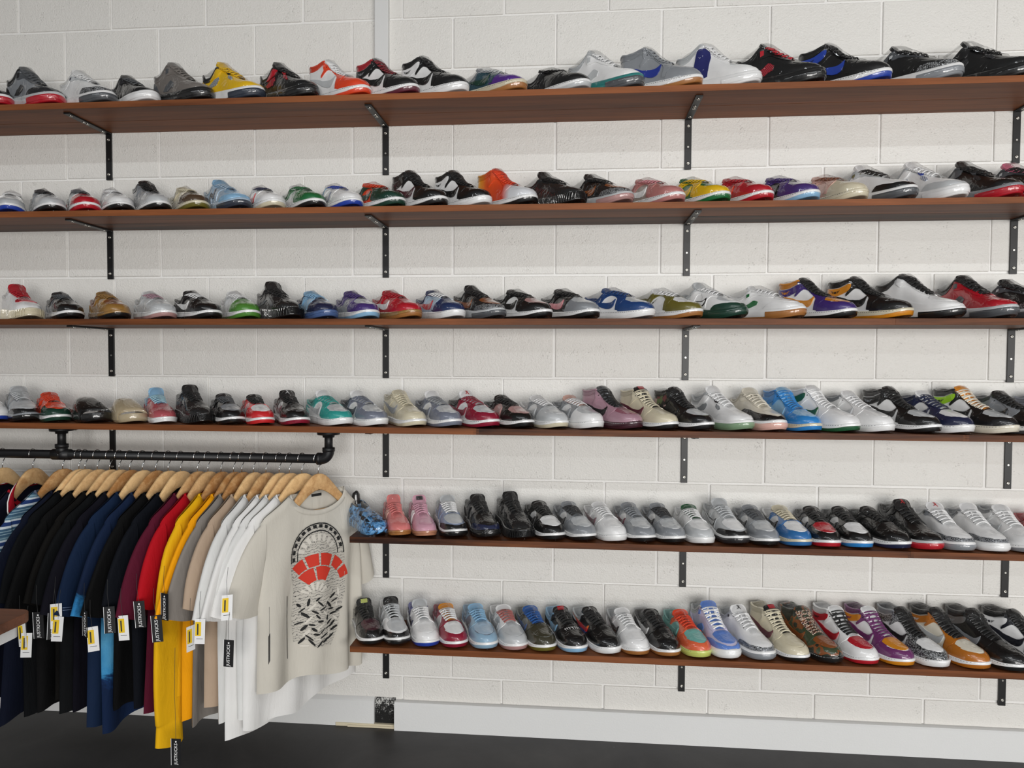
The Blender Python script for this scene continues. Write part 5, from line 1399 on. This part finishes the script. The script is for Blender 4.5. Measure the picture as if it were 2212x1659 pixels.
SL_O = ([(.222, -.196), (.266, -.240), (.310, -.306), (.350, -.395), (.378, -.478)], [(.226, -.350), (.230, -.395), (.234, -.435), (.238, -.475), (.240, -.515)])
SL_L = ([(.222, -.196), (.288, -.29), (.325, -.46), (.335, -.70), (.325, -.86), (.318, -.872), (.322, -.938)], [(.222, -.330), (.214, -.40), (.208, -.52), (.212, -.70), (.222, -.86), (.226, -.872), (.222, -.945)])
WHITE = srgb('#e6e5e3')
CL = dict(black=srgb('#060607'), brownblack=srgb('#0c0a08'), inkblack=srgb('#05070a'), indigo=srgb('#0b0a16'), navy=srgb('#10233f'), deepnavy=srgb('#070b14'), duskynavy=srgb('#080f22'), maroon=srgb('#571229'), red=srgb('#b30d1c'),
          yellow=srgb('#e9b212'), orange=srgb('#f2a208'), taupe=srgb('#86807a'), beige=srgb('#b39d88'), white=WHITE, white2=srgb('#dcdcda'), offwhite=srgb('#cdc8bd'), navyjersey=srgb('#0b0f22'))
# hook x in the photo order: cloth, hem length, sleeve, label
SHIRTS = [
 (-0.109, 0, 'navyjersey', .84, 'S', 'dark navy jersey with red trim at the left edge of the rail'),
 (0.016, 0, 'navyjersey', .86, 'S', 'navy jersey with red collar edged in white'),
 (0.137, 10, 'stripe', .60, 'O', 'blue and white striped knit shirt'),
 (0.203, 12, 'duskynavy', .90, 'O', 'wide dark navy T-shirt hanging next to the striped shirt'),
 (0.227, 11, 'inkblack', .88, 'S', 'black T-shirt, first black one after the wide dark navy'),
 (0.277, 12, 'black', .86, 'O', 'black T-shirt, second black one after the wide dark navy'),
 (0.327, 11, 'brownblack', .84, 'S', 'brownish black T-shirt with short sleeve among the black ones'),
 (0.364, 12, 'inkblack', .86, 'S', 'black T-shirt just right of the brownish black one'),
 (0.407, 11, 'indigo', .87, 'O', 'very dark indigo T-shirt left of the navy one'),
 (0.457, 13, 'navy', .90, 'O', 'navy T-shirt with pale stitched sleeve hem'),
 (0.510, 11, 'tiedye', .92, 'O', 'sky blue tie-dyed T-shirt with dark treeline hem'),
 (0.559, 12, 'black', .86, 'O', 'black T-shirt right of the tie-dyed one'),
 (0.608, 11, 'deepnavy', .84, 'S', 'blue-black T-shirt left of the maroon one'),
 (0.674, 12, 'maroon', .84, 'O', 'maroon T-shirt beside the red one'),
 (0.715, 12, 'red', .84, 'S', 'bright red T-shirt between maroon and yellow'),
 (0.766, 11, 'yellow', .80, 'L', 'yellow long-sleeved shirt with ribbed cuff'),
 (0.815, 12, 'orange', .89, 'O', 'golden orange T-shirt beside the yellow one'),
 (0.847, 13, 'taupe', .88, 'O', 'taupe grey T-shirt next to the orange one'),
 (0.892, 14, 'beige', .84, 'S', 'beige T-shirt between taupe and white'),
 (0.940, 14, 'white2', .86, 'O', 'white T-shirt nearest the beige one'),
 (0.991, 17, 'white', .93, 'O', 'longest white T-shirt with wrinkled hem'),
 (1.030, 21, 'white2', .86, 'S', 'white T-shirt with short sleeve just left of the last two'),
 (1.078, 27, 'white', .90, 'O', 'white T-shirt tucked right behind the printed one'),
 (1.140, 34, 'offwhite', .80, 'O', 'off-white T-shirt with black and red chest print at the rail end'),
]
HLAB = ['pale', 'honey']
shirts = []
cl_m = {}
ordn = ['first', 'second', 'third', 'fourth', 'fifth', 'sixth', 'seventh', 'eighth', 'ninth', 'tenth', 'eleventh', 'twelfth', 'thirteenth', 'fourteenth', 'fifteenth', 'sixteenth', 'seventeenth', 'eighteenth', 'nineteenth', 'twentieth', 'twenty-first', 'twenty-second', 'twenty-third', 'last']
for i, (x, ang, cl, ln, sl, lab) in enumerate(SHIRTS):
    rz = math.atan2(-math.cos(R(ang)), -math.sin(R(ang)))
    h = tag(empty('clothes_hanger', (x, RY, RZ), rz), 'varnished wooden hanger, %s from the left, holding the %s' % (ordn[i], ' '.join(lab.split()[:4]).rstrip(',')), 'hanger', 'wooden hangers on the rail')
    hb_ = add('hanger_body', HBODY, M['hanger'], h); hb_.scale.x = .86 if i == 23 else 1; add('hook', HHOOK, M['chrome'], h); add('trouser_bar', HBAR, M['hanger'], h)
    if cl not in cl_m: cl_m[cl] = m_cloth(cl, CL.get(cl, WHITE), .85, cl if cl in ('stripe', 'tiedye') else None)
    cm = cl_m[cl]
    nxt = SHIRTS[i+1][0]-x if i+1 < len(SHIRTS) else .06; prv = x-SHIRTS[i-1][0] if i else .06
    th = max(.008, min(.020, .42*min(nxt, prv)))
    if i == 23: th = .03
    s = tag(empty('long_sleeve_shirt' if sl == 'L' else 't_shirt', (x, RY, RZ), rz), lab, 'shirt', 'shirts on the rail'); shirts.append(s)
    m_, A, B = shirt_mesh(i*7+1, .236, (.262 if sl != 'S' else .250) if i != 3 else .33, ln, th, .014 if i < 23 else .02, 1.0 if i < 23 else 1.5, .62 if i == 23 else (.6 if i == 3 else 0))
    add('body', m_.mesh('shirt_body', True), cm, s)
    P_, Q_ = {'S': SL_S, 'O': SL_O, 'L': SL_L}[sl]
    for sg in (1, -1):
        if sl == 'L':
            sm = sleeve_mesh(i, P_, Q_, sg, .016, i)
        else: sm = sleeve_mesh(i, P_, Q_, sg, min(.016, th), i*1.3)
        if sg < 0:   # wall side: the sleeve folds down against the wall
            sm.V = [(((-.20+(v[0]+.20)*.12) if i < 23 else (-.165+(v[0]+.20)*.5)), v[1], v[2]) for v in sm.V]
        so = add('sleeve', sm.mesh('sleeve', True), cm, s)
        if sg > 0 and cl in ('navy',):
            st = MB(); a, b = P_[-1], Q_[-1]
            for dz in (.016, .024):
                pts = [(a[0]+(b[0]-a[0])*f-.003*(1-f), .0175+.010*math.sin(4.2*f+i*1.3+2.1)*.95, a[1]+(b[1]-a[1])*f+dz) for f in np.linspace(.12, .9, 9)]
                add('hem_stitch', MB().tube(pts, .0011, 5).mesh('hem_stitch', True), cl_m.setdefault('st', m_cloth('stitch', srgb('#7f93b4'))), so)
    # ribbed neck band
    nb = []
    for k in np.linspace(0, 2*math.pi, 40, False):
        c_, s_ = math.cos(k), math.sin(k); dz = -(.070 if s_ > 0 else .004)*abs(s_); nb.append((.117*c_, math.copysign(abs(s_)**.6, s_)*.013, float(SHf(.118))+dz))
    rb = MB(); rows = []
    for dz, dy in ((.004, 0), (.002, .003), (-.012, .0038), (-.014, .002)):
        rows.append([(p[0]*(1-dz*4), p[1]+(dy if math.sin(2*math.pi*j/40) > 0 else -dy), p[2]+dz) for j, p in enumerate(nb)])
    ck = cl_m.setdefault('redrib', m_cloth('redrib', srgb('#a30f22'))) if i in (0, 1) else (cl_m.setdefault('slate', m_cloth('slate', srgb('#5a6276'))) if cl == 'stripe' else cm)
    co = add('neck_band', rb.grid(rows, True).mesh('neck_band', True), ck, s)
    if i in (0, 1):    # open polo collar leaf, red with a white edge
        leaf = MB(); rows = []
        for q, (u, z) in enumerate([(.070, -.072), (.095, -.092), (.112, -.112), (.124, -.135), (.128, -.165), (.120, -.205), (.105, -.235)]):
            rows.append([(u, .016+.003*q, z+.006), (u+.018, .020+.003*q, z-.006), (u+.032, .018+.003*q, z-.022)])
        lf = add('collar_leaf', leaf.grid(rows).mesh('collar_leaf', True), ck, s)
        add('white_edge', MB().tube([tuple(r[2]) for r in rows], .0022, 6).mesh('white_edge', True), cl_m.setdefault('we', m_cloth('edge', WHITE)), lf)

# generic chest print on the last shirt: an arched block of pale line work with red wave-cut shapes
def print_patch():
    pr = shirts[-1]; m_, A, B = shirt_mesh(23*7+1, .236, .262, .80, .03, .02, 1.5, .62)
    A = np.array(A)
    def onfront(u, z, off):
        # nearest column/row by interpolation in the front sheet
        best = np.argmin((A[:, :, 0]-u)**2+(A[:, :, 2]-z)**2); r_, c_ = divmod(int(best), A.shape[1])
        r0 = min(max(r_, 1), A.shape[0]-2); c0 = min(max(c_, 1), A.shape[1]-2)
        P0 = A[r0, c0]; du = (A[r0, c0+1]-A[r0, c0-1]); dv = A[r0+1, c0]-A[r0-1, c0]
        M2 = np.array([[du[0], dv[0]], [du[2], dv[2]]]); k = np.linalg.solve(M2, np.array([u-P0[0], z-P0[2]]))
        y = P0[1]+du[1]*k[0]+dv[1]*k[1]
        return (u, y+off, z)
    def patch(poly, off, name, mt, par, step=.012):
        pts = [np.array(p) for p in poly]; q = []
        for i in range(len(pts)):
            a, b = pts[i], pts[(i+1) % len(pts)]; n = max(1, int(np.linalg.norm(b-a)/step)); q += [a+(b-a)*k/n for k in range(n)]
        P2 = np.array(q); inn = [Vector(a) for a in q]
        lo, hi = P2.min(0), P2.max(0)
        for x in np.arange(lo[0], hi[0], step):
            for y in np.arange(lo[1], hi[1], step):
                c = False; j = len(P2)-1
                for k in range(len(P2)):
                    a, b = P2[k], P2[j]
                    if (a[1] > y) != (b[1] > y) and x < (b[0]-a[0])*(y-a[1])/(b[1]-a[1])+a[0]: c = not c
                    j = k
                if c and np.min(np.sum((P2-[x, y])**2, 1)) > (step*.4)**2: inn.append(Vector((x, y)))
        V2, E2, F2, *_ = delaunay_2d_cdt(inn, [(i, (i+1) % len(q)) for i in range(len(q))], [], 1, 1e-7)
        V = [onfront(v[0], v[1], off) for v in V2]
        return add(name, fin(name, (V, [list(f) for f in F2])), mt, par)
    tt = NT('print_ink'); v = tt.coord('Object')
    wv = tt.n('ShaderNodeTexWave', {'Vector': v, 'Scale': 30, 'Distortion': 9, 'Detail': 3, 'Detail Scale': 1.6}, wave_type='RINGS').outputs['Fac']
    n = tt.noise(v, 60, 4, .6, 1.5)
    s_ = tt.n('ShaderNodeMath', {0: wv, 1: n}, operation='ADD').outputs[0]
    tt.set(Base_Color=tt.ramp(s_, [(.0, srgb('#1c1c1e')), (.34, srgb('#cfcac0')), (.40, srgb('#28282a')), (.47, srgb('#8d8a86')), (.52, srgb('#d5d0c6')), (.58, srgb('#222224')), (.68, srgb('#bfbab0'))], 'CONSTANT'), Roughness=.85)
    cx = .02
    arch = [(cx+.115*math.cos(a), -.345+.115*math.sin(a)) for a in np.linspace(R(-12), R(192), 18)]
    outl_ = arch + [(cx-.112, -.50), (cx-.085, -.575), (cx-.075, -.63), (cx-.045, -.69), (cx+.03, -.68), (cx+.03, -.645), (cx+.092, -.648), (cx+.10, -.56), (cx+.095, -.47)]
    base = patch(outl_, .0025, 'chest_print', tt.m, pr)
    red = m_simple('print_red', srgb('#c8321f'), .8); blk = m_simple('print_black', srgb('#161616'), .8); pale = m_simple('print_pale', srgb('#d2cdc3'), .8)
    def arc_band(cx_, cz, r0, r1, a0, a1, n=9):
        return [(cx_+r1*math.cos(R(a)), cz+r1*math.sin(R(a))) for a in np.linspace(a0, a1, n)] + [(cx_+r0*math.cos(R(a)), cz+r0*math.sin(R(a))) for a in np.linspace(a1, a0, n)]
    # arches of short bars, leaf shapes and discs
    for k in range(13):
        a = -6+k*14.4; patch(arc_band(cx, -.345, .095, .107, a, a+8.5, 3), .0034, 'black_motif', blk, base, .02)
    for k in range(8):
        a = 18+k*18.5; patch(arc_band(cx+.005, -.352, .058, .082, a, a+11, 3), .0036, 'pale_motif', pale, base, .02)
    for r0, r1, z in ((.083, .087, -.345), (.109, .113, -.345)):
        patch(arc_band(cx, z, r0, r1, -8, 188, 22), .0034, 'black_line', blk, base, .02)
    for r0, r1, a0, a1 in ((.012, .062, 40, 78), (.012, .062, 84, 128), (.064, .108, 46, 66), (.064, .108, 70, 92), (.064, .108, 96, 120), (.070, .112, 126, 146), (.074, .114, 150, 168)):
        q = [(x_-.0, z_) for x_, z_ in arc_band(cx+.012, -.475, r0+.03, r1+.028, a0, a1, 5)]
        patch(q, .0040, 'red_motif', red, base, .02)
    for r0, r1, a0, a1 in ((.02, .055, 30, 150), ):
        for k in range(6): patch(arc_band(cx+.025, -.49, .022, .050, 22+k*24, 36+k*24, 3), .0042, 'pale_motif', pale, base, .02)
    g_ = random.Random(12)
    for k in range(46):
        zc = -.50-.004*k*.95; xc = cx-.08+((k*61) % 17)/17*.165
        if zc < -.60: xc = cx-.055+((k*61) % 17)/17*.13
        an = g_.uniform(-.9, .9)+(1.57 if k % 3 == 0 else 0); la = g_.uniform(.010, .020); lb_ = g_.uniform(.0025, .0055)
        q = [(la*math.cos(a), lb_*math.sin(a)) for a in np.linspace(0, 2*math.pi, 8, False)]
        patch([(xc+x_*math.cos(an)-z_*math.sin(an), zc+x_*math.sin(an)+z_*math.cos(an)) for x_, z_ in q], .0042+.0002*(k % 4), 'black_motif' if k % 4 else 'pale_motif', blk if k % 4 else pale, base, .03)
    patch([(.146, -.47), (.149, -.47), (.140, -.70), (.137, -.70)], .003, 'black_line', blk, pr)
    lab = MB().box((-.022, -.0125, -.140), (.022, -.0105, -.130)).mesh('neck_label')
    add('neck_label', lab, blk, pr)
print_patch()

# hang tags tied to the sleeves: black shop tags and white price tags
TXT = text_mesh('JUSTKICKS', .0148)
M['tagblack'] = m_simple('tag_black', (.010, .010, .011, 1), .5); M['tagwhite'] = m_simple('tag_white', (.80, .80, .80, 1), .6)
M['tagyellow'] = m_simple('tag_yellow', srgb('#e8c21e'), .6); M['ink'] = m_simple('tag_ink', (.03, .03, .03, 1), .7); M['paperwhite'] = m_simple('print_white', (.85, .85, .85, 1), .7)
TB = MB().box((-.017, -.0004, -.088), (.017, .0004, 0)).mesh('shop_tag'); TW = MB().box((-.0165, -.0004, -.082), (.0165, .0004, 0)).mesh('price_tag')
STK = MB().box((-.004, .0004, -.056), (.0145, .0009, -.010)).mesh('yellow_sticker')
BAR = MB().box((.004, .0009, -.052), (.0085, .0013, -.016)).mesh('printed_line')
DOT = MB().tube([(0, .0003, -.010), (0, .0009, -.010)], .0028, 10).mesh('tag_hole')
EDGE = MB().box((.0158, -.0006, -.088), (.0172, .0006, 0)).mesh('white_tag_edge')
LINES = MB().box((-.010, .0004, -.066), (.010, .0008, -.0645)).mesh('printed_line')
def hang_tag(kind, wx, wy, wz, face, tilt, i, slen):
    """tag hung from shirt i: world position of its top edge, heading of its face"""
    s = shirts[i]; inv = Matrix.Translation(s.location) @ Matrix.Rotation(s.rotation_euler.z, 4, 'Z')
    inv = inv.inverted()
    mw = Matrix.Translation((wx, wy, wz)) @ Matrix.Rotation(R(180+face), 4, 'Z') @ Matrix.Rotation(R(tilt), 4, 'Y')
    o = add('shop_tag' if kind == 'b' else 'price_tag', TB if kind == 'b' else TW, M['tagblack'] if kind == 'b' else M['tagwhite'], s)
    o.matrix_local = inv @ mw
    o['label'] = 'black hang tag with white vertical lettering' if kind == 'b' else 'white price tag with yellow sticker'
    if kind == 'b':
        tx = add('lettering', TXT, M['paperwhite'], o, (0, .0007, -.050), (R(-90), R(-90), 0))
        add('tag_hole', DOT, M['paperwhite'], o); add('white_tag_edge', EDGE, M['paperwhite'], o)
    else:
        add('yellow_sticker', STK, M['tagyellow'], o); add('printed_line', BAR, M['ink'], o); add('printed_line', LINES, M['ink'], o)
    add('tag_string', MB().tube([(0, 0, -.008), (.003, 0, slen*.5), (0, 0, slen)], .0006, 5).mesh('tag_string'), M['ink'], o)
hang_tag('b', 0.322, -0.6, 0.637, 8, 2, 4, 0.09)
hang_tag('b', 0.378, -0.6, 0.636, 20, -3, 5, 0.09)
hang_tag('b', 0.486, -0.6, 0.649, -30, 0, 8, 0.09)
hang_tag('b', 0.570, -0.6, 0.664, 15, 2, 9, 0.09)
hang_tag('b', 0.673, -0.6, 0.686, 10, 4, 12, 0.09)
hang_tag('b', 0.731, -0.6, 0.641, 10, 4, 12, 0.09)
hang_tag('b', 0.761, -0.6, 0.714, -20, 0, 13, 0.09)
hang_tag('b', 0.977, -0.6, 0.570, 0, -2, 17, 0.09)
hang_tag('b', 1.112, -0.6, 0.591, -75, 2, 22, 0.09)
hang_tag('b', 0.795, -0.6, 0.237, 0, 0, 15, 0.3)
hang_tag('w', 0.263, -0.6, 0.600, -10, 4, 3, 0.09)
hang_tag('w', 0.282, -0.6, 0.566, 15, -3, 4, 0.09)
hang_tag('w', 0.386, -0.6, 0.667, 30, 0, 5, 0.09)
hang_tag('w', 0.394, -0.6, 0.624, 15, -5, 6, 0.09)
hang_tag('w', 0.511, -0.6, 0.595, 25, 3, 8, 0.09)
hang_tag('w', 0.617, -0.6, 0.636, 10, 3, 10, 0.09)
hang_tag('w', 0.881, -0.6, 0.635, 8, -2, 16, 0.09)
hang_tag('w', 0.849, -0.6, 0.611, 70, 0, 15, 0.09)
hang_tag('w', 0.973, -0.6, 0.716, 30, -2, 18, 0.09)
# ------------------------------------------------------------------ display counter at the left edge
ct = tag(empty('display_counter', (.35, -1.5, 0)), 'corner of a display counter with brown wooden top and white legs', 'counter')
def rrect(x0, y0, x1, y1, r, n=6):
    p = []
    for cx, cy, a0 in ((x1-r, y1-r, 0), (x0+r, y1-r, 90), (x0+r, y0+r, 180), (x1-r, y0+r, 270)):
        p += [(cx+r*math.cos(R(a0+90*k/n)), cy+r*math.sin(R(a0+90*k/n))) for k in range(n+1)]
    return p
add('counter_top', MB().prism(rrect(-.75, -.62, .40, .36, .03), 2, .826, .85).mesh('counter_top', bevel=.002), m_wood('counter_wood', (.06, .022, .012, 1), (.24, .10, .055, 1), 1.0, .4, .1), ct)
add('apron', MB().prism(rrect(-.72, -.60, .385, .335, .02), 2, .795, .8255).mesh('apron'), M['board'], ct)
for sx, sy in ((.345, -.3), (-.68, -.5), (-.68, .28)):
    add('leg', MB().box((sx-.022, sy-.022, 0), (sx+.022, sy+.022, .7945)).mesh('leg', bevel=.002), M['board'], ct)
disc = MB().tube([(.30, .22, .765), (.30, .25, .765)], .028, 20).mesh('corner_disc', True)
add('corner_disc', disc, m_simple('grey_plastic', (.10, .10, .10, 1), .3), ct)
